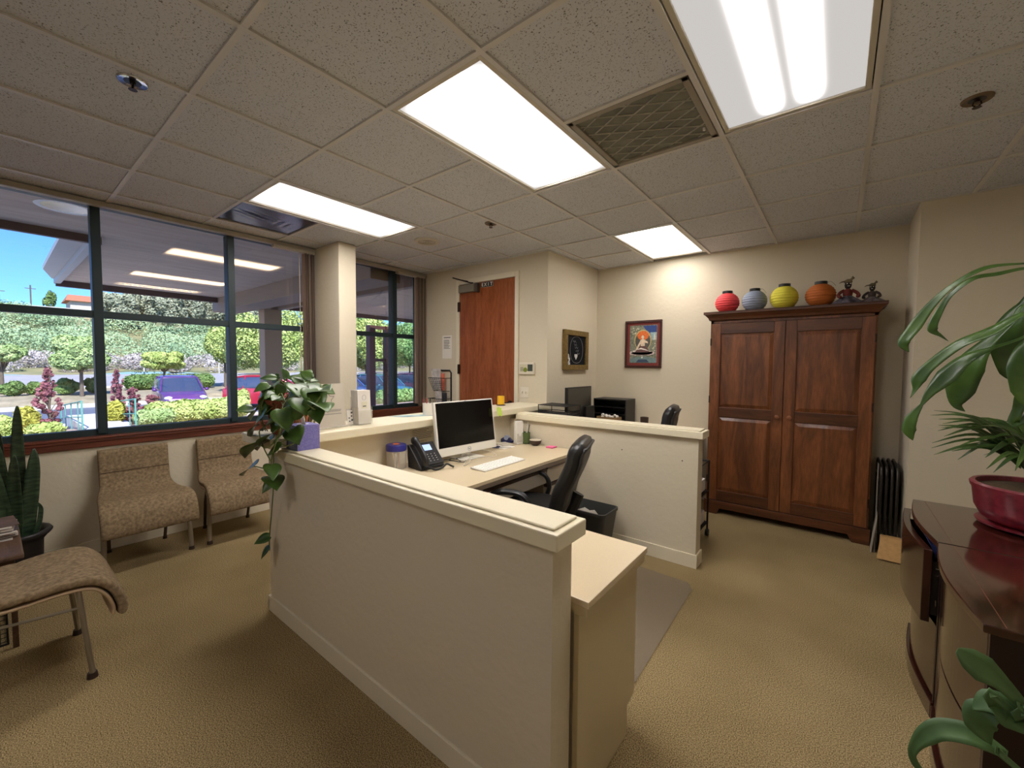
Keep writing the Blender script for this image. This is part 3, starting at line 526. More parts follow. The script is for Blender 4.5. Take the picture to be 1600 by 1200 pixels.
# ============================================================ RECEPTION STATION
struct(bx('wall_partition_front', WALL, 1.555, 3.54, .40, .51, 0, .945))
struct(bx('wall_partition_counter', WALL, 1.555, 1.67, .51, 3.10, 0, 1.005))
struct(bx('wall_partition_far', WALL, 1.67, 3.41, 2.55, 2.67, 0, .955))
struct(MB().box(1.545, 3.552, .388, .40, 0, .09).box(1.543, 1.555, .388, 3.10, 0, .09).box(3.54, 3.552, .40, .51, 0, .09).box(2.46, 3.422, 2.538, 2.55, 0, .10).box(3.41, 3.422, 2.55, 2.67, 0, .10).box(1.68, 3.422, 2.67, 2.682, 0, .10).build('baseboard_partition', WHITE, bevel=.002))
def cap(name, x0, x1, y0, y1, z0, endin=.022):
    m = MB(); m.box(x0, x1, y0, y1, z0, z0 + .052)
    m.box(x0, x1 - endin, y0 + .02, y1 - .02, z0 + .052, z0 + .062)
    return struct(m.build(name, CAP, bevel=.006))
cap('trim_3', 1.762, 3.575, .365, .54, .946)
cap('trim_4', 1.762, 3.445, 2.52, 2.70, .956)
struct(bx('trim_5', CAP, 1.36, 1.76, .33, 3.115, 1.006, 1.06, bevel=.005))
# small nail holes in the far partition
m = MB()
for x, z in ((2.83, .80), (3.30, .78)): m.cyl((x, 2.5495, z), (x, 2.547, z), .005, n=8)
struct(m.build('trim_nail_holes', DBROWN))
# main desk
e = thing('reception_desk', 'beige laminate reception desk with drawers behind the half walls', 'desk', (2.07, 1.53, 0)); o = e.location
bx('desktop', LAM, 1.675, 2.455, .515, 2.535, .722, .745, e, o, bevel=.002)
bx('edge_band', EDGE, 2.435, 2.458, .515, 2.535, .695, .7215, e, o, label='taupe front edge band')
bx('apron', mat('apron_dark', (60, 50, 42), .6), 2.36, 2.41, 1.05, 2.06, .665, .694, e, o)
def drawer(y0, y1, z0, z1, nm='drawer'):
    dd = bx(nm, LAMF, 2.395, 2.425, y0, y1, z0, z1 - .022, e, o, bevel=.002)
    bx('pull_strip', DBROWN, 2.392, 2.428, y0, y1, z1 - .022, z1, dd, o)
drawer(1.10, 2.055, .56, .675, 'pencil_drawer')
bx('pedestal', LAMF, 1.75, 2.393, 2.065, 2.53, .06, .694, e, o)
drawer(2.07, 2.528, .555, .69); drawer(2.07, 2.528, .39, .545); drawer(2.07, 2.528, .07, .38)
MB().cyl((2.426, 2.49, .33), (2.432, 2.49, .33), .016, n=16).build('lock', STEEL, e, o)
bx('toe_kick', DBROWN, 1.78, 2.35, 2.07, 2.53, 0, .06, e, o)
bx('support_panel', LAMF, 1.70, 2.38, 1.02, 1.045, 0, .694, e, o)
# return counter
e = thing('return_counter', 'low beige laminate counter end with side panel inside front half wall', 'counter', (3.03, .77, 0)); o = e.location
bx('worktop', LAM, 2.462, 3.60, .515, 1.02, .722, .745, e, o, bevel=.002)
bx('edge_band', PANEL, 2.475, 3.592, .52, 1.012, .69, .7215, e, o)
MB().prism([(3.545, .52, .002), (3.545, .93, .002), (3.545, .93, .12), (3.545, 1.0, .13), (3.545, 1.0, .69), (3.545, .52, .69)], (.02, 0, 0)).build('side_panel', PANEL, e, o, bevel=.002)
bx('cabinet_body', LAMF, 2.85, 3.54, .53, .97, .12, .69, e, o)
for x0, x1 in ((2.855, 3.195), (3.20, 3.54)): bx('cabinet_door', LAMF, x0, x1, .972, .99, .14, .688, e, o, bevel=.002)
# chair mat
MATM = mat('chair_mat_vinyl', (150, 134, 112), .35, spec=.35, alpha=.45)
tag(MB().prism([(2.47, 1.10, .003), (3.455, 1.10, .003), (3.49, 1.14, .003), (3.475, 2.22, .003), (3.43, 2.30, .003), (2.47, 2.34, .003)], (0, 0, .003)).build('chair_mat', MATM, None, (2.98, 1.7, .003)), 'translucent grey plastic mat on the carpet beside the return counter', 'chair mat')
# ------------------------------------------------------------ office chair
def office_chair(name, label, loc, rz, arms=True, backh=1.0):
    e = thing(name, label, 'office chair', loc, rz)
    # facing +x
    def pad(mb, prof, wid, th, ny=8):
        rows = []
        for (x, z, nx, nz), w, t in zip(prof, wid, th):
            row = []
            for k in range(20):
                a = 2 * math.pi * k / 20; c_, s_ = math.cos(a), math.sin(a)
                yy = math.copysign(abs(c_) ** .35, c_) * w; tt = math.copysign(abs(s_) ** .6, s_) * t
                row.append((x + nx * tt, yy, z + nz * tt))
            rows.append(row + [row[0]])
        mb.sheet(rows); k0 = len(mb.v) - 21 * len(rows); mb.f.append(tuple(range(k0, k0 + 20))); mb.f.append(tuple(range(len(mb.v) - 21, len(mb.v) - 1))); mb.m += [0, 0]
    b = MB(); prof = []; W = []; TH = []
    for i in range(17):
        t = i / 16; z = .52 + (backh - .52) * t; x = -.20 - .16 * t + .012 * math.exp(-((t - .3) ** 2) / .03)
        prof.append((x + .012 * math.exp(-((t - .85) ** 2) / .006), z, .95, .28)); W.append(.235 * (1 - .10 * t ** 3) * (.82 if i in (0, 16) else 1)); TH.append(.052 * (.6 if i in (0, 16) else 1) * (1.15 - .15 * t))
    pad(b, prof, W, TH); b.build('backrest', LEATH, e, smooth='all')
    b = MB(); pad(b, [(p[0] - .046, p[1], p[2], p[3]) for p in prof[1:16]], [w * .93 for w in W[1:16]], [.017] * 15); b.build('back_shell', mat('chair_shell_grey', (58, 58, 58), .5), e, smooth='all')
    b = MB(); pr = [(-.22 + .46 * i / 12, .475 + .012 * math.sin(i * .26) - (.02 if i == 12 else 0), 0, 1) for i in range(13)]
    pad(b, pr, [.2 + .045 * math.sin(math.pi * min(1, (i + 1) / 8) / 2) - (.05 if i in (0, 12) else 0) for i in range(13)], [.045 * (.5 if i in (0, 12) else 1) for i in range(13)]); b.build('seat', LEATH, e, smooth='all')
    MB().box(-.14, .14, -.14, .14, .40, .43).build('seat_plate', BLACK, e, bevel=.01)
    MB().tube([(-.10, 0, .41), (-.24, 0, .42), (-.27, 0, .50), (-.32, 0, .62)], [.022] * 4, 8, flat=2).build('back_bracket', BLACK, e)
    MB().cyl((0, 0, .11), (0, 0, .40), .025).build('gas_lift', BLACK, e)
    s = MB(); s.cyl((0, 0, .075), (0, 0, .13), .04)
    for k in range(5): a = 2 * math.pi * k / 5 + .3; s.tube([(0, 0, .11), (.15 * math.cos(a), .15 * math.sin(a), .10), (.27 * math.cos(a), .27 * math.sin(a), .07)], [.026, .022, .015], 8)
    s.build('star_base', BLACK, e)
    for k in range(5):
        a = 2 * math.pi * k / 5 + .3; x, y = .27 * math.cos(a), .27 * math.sin(a); s = MB()
        for q in (-.014, .014): s.cyl((x + q * math.sin(a) - .008 * math.sin(a), y - q * math.cos(a) + .008 * math.cos(a), .026), (x + q * math.sin(a) + .008 * math.sin(a), y - q * math.cos(a) - .008 * math.cos(a), .026), .026, n=14)
        s.cyl((x, y, .03), (x, y, .075), .009); s.build('caster', BLACK, e)
    if arms:
        for sg in (-1, 1):
            y = sg * .265; pp = smoothpath([(-.10, sg * .15, .43), (-.04, y, .46), (-.06, y + sg * .01, .58), (.0, y + sg * .01, .655), (.14, y + sg * .01, .66), (.22, y, .61), (.20, y, .52), (.12, sg * .15, .43)], 5)
            MB().tube(pp, .017, 8, flat=1.35).build('armrest', BLACK, e, smooth=True)
    return e
office_chair('office_chair', 'black padded swivel chair at the reception desk, seen from its side', (2.53, 1.72, 0), math.radians(200), backh=.985)
office_chair('office_chair', 'black chair of which only the back top shows above the far half wall', (2.62, 3.35, 0), math.radians(190), arms=True, backh=1.10)
# waste basket
e = thing('waste_basket', 'dark grey plastic waste basket against the far half wall', 'waste basket', (2.675, 2.32, 0)); o = (0, 0, 0)
m = MB(); BK = mat('basket_plastic', (66, 66, 63), .5)
def rrect(hx, hy, r_, z, n_=5):
    out = []
    for cx, cy, a0 in ((hx - r_, hy - r_, 0), (-hx + r_, hy - r_, 90), (-hx + r_, -hy + r_, 180), (hx - r_, -hy + r_, 270)):
        for i in range(n_ + 1): a = math.radians(a0 + 90 * i / n_); out.append((cx + r_ * math.cos(a), cy + r_ * math.sin(a), z))
    return out + [out[0]]
m.sheet([rrect(.135, .10, .04, .004), rrect(.175, .135, .04, .34), rrect(.182, .142, .04, .342), rrect(.182, .142, .04, .362), rrect(.174, .134, .04, .364), rrect(.168, .128, .038, .33), rrect(.130, .095, .038, .012)])
m.prism(rrect(.135, .10, .04, .004)[:-1], (0, 0, .006)); m.build('bin', BK, e, smooth=True)
p_ = thing('crumpled_paper', 'folded white papers inside the waste basket', 'paper', (2.665, 2.30, .30))
m = MB(); m.sheet([[(-.10, -.06, .0), (-.02, -.08, .035), (.05, -.06, .0)], [(-.11, .0, .01), (-.03, .0, .05), (.06, .01, .01)]]); m.sheet([[(-.08, .02, -.04), (.0, .0, .03), (.07, -.02, -.03)], [(-.07, .08, -.03), (.02, .07, .02), (.09, .05, -.03)]])
m.build('sheet', mat('crumpled', (176, 170, 160), .8), p_, solid=.002)
# ------------------------------------------------------------ things on the desk
DZ = .746
e = thing('desktop_computer', 'white all-in-one computer with black screen on the reception desk', 'computer', (1.93, 1.71, DZ), math.radians(-4))
SILV = mat('silver_white_bezel', (226, 222, 212), .35); SCR = mat('dark_screen', (9, 9, 10), .18, spec=.4)
tl = math.radians(-8)
def tilt(mb, x0, x1, y0, y1, z0, z1):      # back tilt around y axis
    R = Matrix.Rotation(tl, 4, 'Y'); return mb.box(x0, x1, y0, y1, z0, z1, R)
zb = .045
q = tilt(MB(), -.02, .008, -.305, .305, zb, .455); q.build('housing', SILV, e, bevel=.006)
tilt(MB(), .008, .0095, -.290, .290, zb + .065, .445).build('screen', SCR, e)
tilt(MB(), .0085, .012, -.300, .300, zb + .003, zb + .058).build('chin', mat('chin_white', (234, 230, 218), .4), e, bevel=.001)
R = Matrix.Rotation(tl, 4, 'Y')
q = MB(); q.tube([tuple(R @ Vector((.013, .017 * math.cos(a), zb + .030 + .017 * math.sin(a)))) for a in [2 * math.pi * i / 24 for i in range(25)]], .0014, 4, caps=False); q.build('logo_ring', mat('logo_grey', (150, 150, 146), .3), e)
tm = textmesh('hp', .024, MATS['logo_grey'], e, tuple(R @ Vector((.0125, 0, zb + .031))), (math.radians(90), tl, math.radians(90)), 'logo_letters')
tm.rotation_euler = (R.to_3x3() @ Matrix(((0, 0, 1), (1, 0, 0), (0, 1, 0)))).to_euler()
tilt(MB(), .009, .0105, -.004, .004, .448, .452).build('camera_dot', BLACK, e)
q = MB(); q.box(-.055, -.035, -.05, .05, .0, .20); q.build('stand_neck', SILV, e, bevel=.005)
MB().box(-.12, .06, -.11, .11, 0, .01).build('stand_foot', SILV, e, bevel=.004)
# sticky note on the monitor edge
tag(MB().sheet([[(1.955 + .004 * j, 2.010 + .020 * i, DZ + .375 - .024 * j + (.006 * math.sin(i * 1.7))) for i in range(4)] for j in range(4)]).build('sticky_note', mat('lime_note', (196, 220, 96), .7), None, (1.96, 2.04, DZ + .36), solid=.001), 'lime green sticky note on right edge of the computer screen', 'sticky note')
# keyboard
e = thing('keyboard', 'slim white keyboard in front of the computer', 'keyboard', (2.245, 1.70, DZ), math.radians(1))
R = Matrix.Rotation(math.radians(2.5), 4, 'Y')
MB().box(-.068, .068, -.235, .235, .002, .012, R).build('base', SILV, e, bevel=.003)
KEY = mat('key_white', (240, 238, 232), .5)
for row in range(5):
    wd = [1] * 14 if row < 4 else [1, 1, 1, 1.3, 5, 1.3, 1, 1, 1, 1]
    tot = sum(wd); y = -.225
    for w_ in wd:
        L_ = .45 * w_ / tot; MB().box(-.060 + row * .0245, -.060 + row * .0245 + .020, y + .002, y + L_ - .002, .0122, .0145, R).build('key', KEY, e); y += L_
MB().cyl((-.062, -.234, .008), (-.062, .234, .008), .008, n=12).build('battery_tube', SILV, e)
# phone
e = thing('desk_phone', 'black desk phone with lit display left of the computer', 'phone', (1.875, 1.31, DZ), math.radians(-6))
R = Matrix.Translation((0, 0, .02)) @ Matrix.Rotation(math.radians(42), 4, 'Y')
q = MB(); q.prism([(-.06, -.10, 0), (.10, -.10, 0), (.10, -.10, .02), (-.05, -.10, .16), (-.075, -.10, .16)], (0, .20, 0)); q.build('body', BLACK, e, bevel=.006)
nx = Vector((.14, 0, .15)).normalized(); al = Vector((.15, 0, -.14)).normalized(); O = Vector((-.05, 0, .16))
def face(mb, a0, a1, y0, y1, h0, h1):
    mb.prism([O + al * a0 + Vector((0, y0, 0)) + nx * h0, O + al * a1 + Vector((0, y0, 0)) + nx * h0, O + al * a1 + Vector((0, y1, 0)) + nx * h0, O + al * a0 + Vector((0, y1, 0)) + nx * h0], nx * (h1 - h0)); return mb
face(MB(), .0, .195, -.035, .098, 0, .010).build('faceplate', mat('phone_face', (30, 30, 32), .35), e, bevel=.003)
LCD = mat('phone_lcd', (150, 172, 226), .3, emit=.75)
face(MB(), .025, .075, -.02, .055, .010, .012).build('display', LCD, e)
for r_ in range(4):
    for c_ in range(3): face(MB(), .105 + r_ * .019, .117 + r_ * .019, -.015 + c_ * .030, .005 + c_ * .030, .010, .0135).build('key', mat('phone_key', (52, 52, 54), .4), e, bevel=.001)
m = MB()
for r_ in range(4):
    for c_ in range(3): face(m, .109 + r_ * .019, .113 + r_ * .019, -.008 + c_ * .030, -.002 + c_ * .030, .0135, .0138)
m.build('key_legends', PAPER, e)
hp = [O + al * a + Vector((0, -.068, 0)) + nx * h for a, h in ((-.015, .028), (.01, .048), (.05, .054), (.12, .054), (.18, .046), (.205, .024))]
MB().tube(hp, [.020, .024, .018, .018, .023, .020], 12, flat=1.35).build('handset', BLACK, e, smooth='all')
MB().tube(smoothpath([(.13, -.05, .03), (.15, -.02, .008), (.16, .03, .012), (.165, .07, .035), (.18, .10, .02), (.165, .13, .006)], 4), .007, 6).build('handset_cord', BLACK, e)
# candy / pen jar
e = thing('candy_jar', 'clear jar with blue lid holding pens beside the phone', 'jar', (1.768, 1.145, DZ))
JG = mat('jar_plastic', (215, 205, 190), .12, alpha=.3)
MB().lathe([(.064, .001), (.071, .006), (.071, .125), (.062, .138), (.060, .138), (.068, .122), (.068, .008), (.0001, .006)], n=28).build('jar_body', JG, e, smooth=True)
MB().lathe([(.070, .130), (.071, .165), (.066, .172), (.0001, .173)], n=28).build('lid', mat('jar_lid_blue', (44, 44, 130), .35), e, smooth=True)
MB().lathe([(.024, .1735), (.024, .175), (.0001, .176)], n=20).build('lid_sticker', mat('sticker_orange', (226, 120, 60), .5), e)
for k, (a, cc) in enumerate(((0, (232, 228, 220)), (.9, (190, 70, 70)), (1.9, (226, 220, 210)), (2.8, (222, 208, 160)), (3.9, (150, 110, 90)), (5.1, (236, 232, 224)), (5.8, (120, 130, 150)))):
    p_ = MB(); p_.cyl((0, 0, 0), (.0, 0, .10), .0042, n=8); ob = p_.build('pen', mat('pen_%d' % k, cc, .4), None, (0, 0, 0)); ob.location = (1.768 + .018 * math.cos(a), 1.145 + .018 * math.sin(a), DZ + .010); ob.rotation_euler = (.2 * math.sin(a * 3), -.2 * math.cos(a * 2), 0)
    tag(ob, ['off-white', 'red', 'cream', 'yellowish', 'brown', 'white', 'blue grey'][k] + ' short pen inside the clear jar with blue lid', 'pen', 'pens inside the candy jar')
# papers and acrylic frames on the inner counter wall
ACR = mat('acrylic', (232, 228, 214), .1, alpha=.22)
def wallsheet(nm, label, y0, y1, z0, z1, rgb, x=1.672, cat='paper'):
    e = thing(nm, label, cat, (x, (y0 + y1) / 2, z0)); o = e.location
    bx('sheet', mat('sheet_%d_%d_%d' % rgb, rgb, .7), x, x + .002, y0, y1, z0, z1, e, o)
    m = MB(); r = random.Random(int(y0 * 100)); nr = max(3, int((z1 - z0) / .014))
    for i in range(nr):
        z = z1 - (z1 - z0) * (i + .7) / (nr + .5); m.box(x + .002, x + .0026, y0 + .015, y0 + .015 + (y1 - y0 - .03) * r.uniform(.6, 1), z - .0018, z + .0018)
    m.build('printed_text', INK, e, o); return e, o
e, o = wallsheet('wall_note', 'wide printed paper strip pinned under the counter behind the phone', 1.345, 1.575, .90, .985, (206, 190, 160))
e, o = wallsheet('wall_note', 'tall printed note pinned low behind the phone', 1.36, 1.50, .765, .895, (200, 186, 152))
e, o = wallsheet('wall_note', 'greenish yellow note pinned under the counter beside the computer', 1.585, 1.70, .80, .975, (204, 204, 128))
# cables
CW = mat('white_cable', (222, 214, 196), .5)
tag(MB().tube(smoothpath([(1.93, 1.84, DZ + .05), (1.99, 1.90, DZ + .03), (2.06, 1.88, DZ + .006), (2.03, 1.74, DZ + .02), (2.02, 1.62, DZ + .03), (2.06, 1.52, DZ + .006), (2.09, 1.50, DZ + .005), (2.06, 1.57, DZ + .005), (1.99, 1.66, DZ + .02), (1.90, 1.70, DZ + .03)], 5), .003, 6).build('white_cable', CW, None, (2.0, 1.7, DZ), smooth='all'), 'white cable curling below the computer screen', 'cable')
tag(MB().tube(smoothpath([(1.86, 1.44, DZ + .01), (1.93, 1.47, DZ + .03), (1.90, 1.53, DZ + .006), (1.96, 1.50, DZ + .02), (1.99, 1.56, DZ + .006), (1.90, 1.60, DZ + .012), (1.95, 1.64, DZ + .006), (2.02, 1.56, DZ + .008), (1.93, 1.50, DZ + .022), (1.88, 1.56, DZ + .01)], 5), .0032, 6).build('black_cable', BLACK, None, (1.92, 1.52, DZ), smooth='all'), 'tangled black cable between phone and computer', 'cable')
# papers, scissors, mouse, box, cup, bowl, pad
tag(MB().box(1.76, 1.93, 2.14, 2.30, DZ, DZ + .002, None).build('loose_paper', PAPER, None, (1.85, 2.2, DZ)), 'loose white paper on desk right of the computer', 'paper')
tag(MB().prism([(1.70, 2.29, DZ + .0025), (1.84, 2.24, DZ + .0025), (1.88, 2.34, DZ + .0025), (1.74, 2.39, DZ + .0025)], (0, 0, .006)).build('envelope_stack', mat('envelope', (224, 216, 200), .7), None, (1.79, 2.32, DZ)), 'small stack of pale envelopes in front of the white holder', 'envelopes')
e = thing('scissors', 'dark blue handled scissors lying on the loose paper', 'scissors', (1.86, 2.16, DZ + .004), .5)
NAVY = mat('navy_plastic', (34, 38, 84), .4)
for sg in (-1, 1):
    MB().tube([(.03 * math.cos(a) - .03, sg * .022 + .018 * math.sin(a), .004) for a in [2 * math.pi * i / 16 for i in range(17)]], .004, 6, caps=False).build('handle', NAVY, e)
    MB().prism([(0, sg * .010, .002), (.11, -sg * .004, .002), (.0, sg * .002, .002)], (0, 0, .002)).build('scissor_blade', CHROME, e)
e = thing('tape_dispenser', 'blue and grey tape dispenser beside the white leaflet holder', 'tape dispenser', (1.745, 2.415, DZ + .001), .3)
MB().prism([(-.06, -.02, 0), (.06, -.02, 0), (.065, -.02, .02), (.045, -.02, .022), (.03, -.02, .045), (-.03, -.02, .05), (-.06, -.02, .03)], (0, .04, 0)).build('body', NAVY, e, bevel=.005)
MB().cyl((-.005, -.0225, .045), (-.005, .0225, .045), .022, n=20).build('tape_roll', mat('tape_roll', (150, 160, 186), .3), e)
WB = mat('white_holder', (234, 230, 222), .4)
e = thing('card_holder', 'tall white leaflet holder on desk in front of the green cup', 'leaflet holder', (1.85, 2.43, DZ), math.radians(-12))
MB().prism([(.0, -.045, .0), (.045, -.045, 0), (.037, -.045, .21), (.012, -.045, .215)], (0, .088, 0)).build('body', WB, e, bevel=.004)
MB().prism([(.046, -.035, .02), (.046, .038, .02), (.0405, .038, .10), (.0405, .020, .10), (.0425, .015, .075), (.0425, -.012, .075), (.0405, -.018, .10), (.0405, -.035, .10)], (.003, 0, 0)).build('front_pocket', mat('pocket_line', (206, 200, 190), .4), e)
e = thing('pen_cup', 'green pen cup holding pens behind the white leaflet holder', 'pen cup', (1.905, 2.492, DZ))
MB().lathe([(.036, 0), (.040, .004), (.041, .105), (.036, .105), (.034, .008), (.0001, .006)], n=24).build('cup', mat('green_cup', (86, 104, 58), .5), e, smooth=True)
for k, (dx, dy, L_, cc) in enumerate(((.02, .005, .17, (44, 40, 40)), (.0, .02, .19, (210, 206, 196)), (-.02, .0, .16, (60, 60, 64)), (.012, -.015, .15, (196, 190, 176)))):
    ob = MB().cyl((0, 0, 0), (0, 0, L_), .004, n=8).build('pen', mat('cuppen_%d' % k, cc, .4)); ob.location = (1.905 + dx * .5, 2.492 + dy * .5, DZ + .012); ob.rotation_euler = (-dy * 6, dx * 8, 0)
    tag(ob, ['black pen leaning in the green cup', 'tallest white pen in the green cup', 'dark grey pen at back of the green cup', 'pale short pen at front of the green cup'][k], 'pen', 'pens in the green cup')
e = thing('bowl', 'small brown coconut-shell bowl with pale inside on desk corner', 'bowl', (2.03, 2.470, DZ))
MB().lathe([(.0001, .0), (.025, .001), (.048, .018), (.058, .048), (.054, .049), (.045, .022), (.0001, .010)], n=28).build('shell', mat('coconut_brown', (62, 44, 34), .5), e, smooth=True)
MB().lathe([(.0001, .012), (.044, .0235), (.0525, .045), (.055, .0495), (.053, .0485)], n=28).build('lining', mat('bowl_cream', (214, 204, 182), .5), e, smooth=True)
tag(bx('note_pad', mat('pink_note', (236, 110, 158), .7), 2.165, 2.235, 2.44, 2.515, DZ, DZ + .010, None, (2.2, 2.48, DZ), bevel=.001), 'bright pink sticky note pad at the far corner of desk', 'note pad')
# ------------------------------------------------------------ things on the transaction counter
CZ = 1.061
e = thing('sign_holder', 'clear acrylic sign with star outline on the counter behind the plant', 'sign', (1.58, .76, CZ), math.radians(2))
FROST = mat('frosted_sign', (216, 206, 190), .3, alpha=.93)
sl = .10
def sg_(mb, y0, y1, z0, z1, d0, d1): mb.prism([(d0 - sl * z0, y0, z0), (d0 - sl * z0, y1, z0), (d0 - sl * z1, y1, z1), (d0 - sl * z1, y0, z1)], (d1 - d0, 0, 0)); return mb
sg_(MB(), -.115, .115, .004, .285, 0, .004).build('panel', FROST, e)
m = MB(); st = []
for i in range(11): a = math.pi / 2 + i * math.pi / 5; q = .048 if i % 2 == 0 else .024; st.append((q * math.cos(a), .185 + q * math.sin(a)))
m.tube([(.006 - sl * z, y, z) for y, z in st], .002, 4, caps=False); m.build('star_outline', mat('sign_grey', (168, 160, 150), .5), e)
m = MB()
for z, a, b in ((.112, -.09, .09), (.104, -.085, .085), (.086, -.065, .09)): m.box(.005 - sl * z, .006 - sl * z, a, b, z - .003, z + .003)
m.build('printed_text', MATS['sign_grey'], e)
MB().box(-.03, .035, -.115, .115, .0, .004).build('foot', FROST, e)
e = thing('card_stand', 'small clear card holder between the star sign and leaflet stand', 'card holder', (1.60, .905, CZ))
MB().box(-.03, .03, -.022, .022, 0, .004).prism([(-.015, -.022, .004), (-.015, .022, .004), (-.03, .022, .11), (-.03, -.022, .11)], (.003, 0, 0)).build('stand', ACR, e)
m = MB(); m.prism([(-.010, -.020, .006), (-.010, .020, .006), (-.024, .020, .10), (-.024, -.020, .10)], (.003, 0, 0)); m.build('card', PAPER, e)
m = MB()
for (y, z, q) in ((.010, .085, .006), (.008, .062, .005), (-.010, .05, .004), (.010, .035, .006), (-.008, .028, .004)): m.box(-.006 - .14 * z + .004, -.004 - .14 * z + .004, y - q, y + q, z - q, z + q)
m.build('print_marks', INK, e)
e = thing('brochure_holder', 'clear holder of white brochures on the counter in front of the pillar', 'brochure holder', (1.60, .985, CZ), math.radians(3))
MB().box(-.05, .045, -.055, .055, 0, .004).box(-.05, -.046, -.055, .055, .004, .19).box(.040, .044, -.055, .055, .004, .10).box(-.046, .040, -.055, -.052, .004, .12).box(-.046, .040, .052, .055, .004, .12).build('acrylic_box', ACR, e)
for k in range(6):
    x = -.040 + k * .013; lab = 'front white brochure with small printed label in the clear holder' if k == 5 else 'white brochure inside the clear holder'
    ob = MB().prism([(x, -.05, .005), (x, .05, .005), (x - .012, .05, .235), (x - .012, -.05, .235)], (.010, 0, 0)).build('brochure', mat('brochure_white', (228, 222, 214), .5)); ob.location = (1.60, .985, CZ + .001); ob.rotation_euler = (0, 0, math.radians(3))
    tag(ob, lab, 'brochure', 'brochures in the counter holder')
    if k == 5:
        q = MB(); q.prism([(x + .0102 - .012 * (z - .005) / .23, y, z) for y, z in ((-.022, .11), (.022, .11), (.022, .155), (-.022, .155))], (.0006, 0, 0)); c1 = q.build('label_box', mat('label_cream', (220, 214, 186), .6), ob)
        q = MB(); q.prism([(x + .011 - .012 * (z - .005) / .23, y, z) for y, z in ((-.013, .122), (.013, .122), (.013, .129), (-.013, .129))], (.0006, 0, 0)); q.build('printed_text', INK, ob)
        q = MB(); q.tube([(x + .0105 - .012 * (.185 - .005) / .23, .014 * math.cos(a), .185 + .018 * math.sin(a)) for a in [2 * math.pi * i / 20 for i in range(21)]], .0012, 4, caps=False); q.build('emblem', MATS['sign_grey'], ob)
tag(MB().prism([(1.38, 1.36, CZ), (1.50, 1.40, CZ), (1.62, 1.64, CZ), (1.48, 1.60, CZ)], (0, 0, .0015)).build('flyer', mat('flyer_teal', (206, 218, 220), .5, rgb2=(92, 140, 152), vscale=9), None, (1.5, 1.5, CZ)), 'pale blue and teal flyer lying flat on the counter', 'flyer')
e = thing('pen_mug', 'white mug holding pens on the counter behind the computer', 'mug', (1.545, 1.62, CZ))
MB().lathe([(.040, 0), (.042, .004), (.043, .10), (.038, .10), (.037, .008), (.0001, .006)], n=24).build('mug_body', mat('mug_white', (226, 220, 212), .35), e, smooth=True)
MB().tube(smoothpath([(.0, .042, .08), (.0, .066, .075), (.0, .068, .035), (.0, .042, .025)], 4), .005, 6).build('handle', MATS['mug_white'], e)
for k, (dx, dy, cc) in enumerate(((-.012, -.014, (150, 50, 70)), (-.005, -.004, (60, 52, 60)), (.006, -.012, (180, 60, 60)), (.01, .004, (44, 44, 48)))):
    ob = MB().cyl((0, 0, 0), (0, 0, .13), .004, n=8).build('pen', mat('mugpen_%d' % k, cc, .4)); ob.location = (1.545 + dx, 1.62 + dy, CZ + .010); ob.rotation_euler = (-dy * 9, dx * 9, 0)
    tag(ob, ['dark red pen at left of the white mug', 'blackish purple pen in the white mug', 'bright red pen in the white mug', 'black pen at right of the white mug'][k], 'pen', 'pens in the white mug')
e = thing('candle', 'yellow pillar candle on a dark round stand on the counter', 'candle', (1.46, 2.66, CZ))
MB().lathe([(.046, 0), (.050, .006), (.0001, .009)], n=24).build('candle_plate', mat('candle_plate', (54, 30, 24), .4), e, smooth=True)
YEL = mat('yellow_wax', (240, 184, 30), .45)
MB().lathe([(.036, .010), (.037, .095), (.032, .097), (.028, .085), (.0001, .084)], n=28).build('wax', YEL, e, smooth=True)
MB().cyl((0, 0, .084), (.001, 0, .098), .0015, n=6).build('wick', BLACK, e)
# tissue box
e = thing('tissue_box', 'lilac patterned tissue box on the corner of the front half wall', 'tissue box', (1.866, .4575, 1.009))
LIL = mat('lilac_card', (104, 98, 168), .6, rgb2=(134, 128, 188), vscale=160); LIL2 = mat('slate_card', (86, 92, 116), .6, rgb2=(118, 124, 142), vscale=120)
m = MB(); m.box(-.064, .064, -.060, .062, 0, .135); m.m = [0, 0, 1, 0, 0, 0]; m.build('carton', [LIL, LIL2], e, bevel=.001)
m = MB(); m.lathe([(.03, .1352), (.0301, .1362), (.0001, .1364)], n=20, sx=1.1); m.build('opening', mat('opening_film', (200, 200, 214), .3), e)
m = MB(); m.sheet([[(-.028 + .014 * i, .006 * math.sin(i * 2.1 + j), .13 + .016 * j) for i in range(5)] for j in range(4)]); m.build('tissue', mat('tissue_white', (238, 228, 220), .9), e, solid=.001, smooth='all')
# ------------------------------------------------------------ pothos
e = thing('pothos_plant', 'trailing green pothos in a terracotta pot on the counter corner', 'plant', (1.60, .50, CZ))
MB().lathe([(.085, 0), (.09, .004), (.118, .17), (.128, .172), (.130, .205), (.118, .206), (.112, .18), (.0001, .178)], n=32).build('pot', TERRA, e, smooth=True)
MB().lathe([(.0001, .186), (.110, .181)], n=20).build('soil', SOIL, e)
m = MB(); o = e.location; r = random.Random(11)
ctr = Vector((1.60, .50, 1.27)); CAM = Vector((4.182, -.617, 1.48))
leaves = [(Vector(a), Vector(b)) for a, b in POTHOS_LEAVES]
for k in range(34):     # extra crown leaves, all around the pot
    a = r.uniform(0, 6.283); rad = r.uniform(.06, .2); b = ctr + Vector((rad * math.cos(a), rad * math.sin(a), r.uniform(-.04, .14) - rad * .25)); d = Vector((math.cos(a), math.sin(a), r.uniform(-.6, .15))).normalized()
    
    if b.x > 1.66 and b.z < 1.26: continue
    leaves.append((b, b + d * r.uniform(.05, .085)))
st = MB()
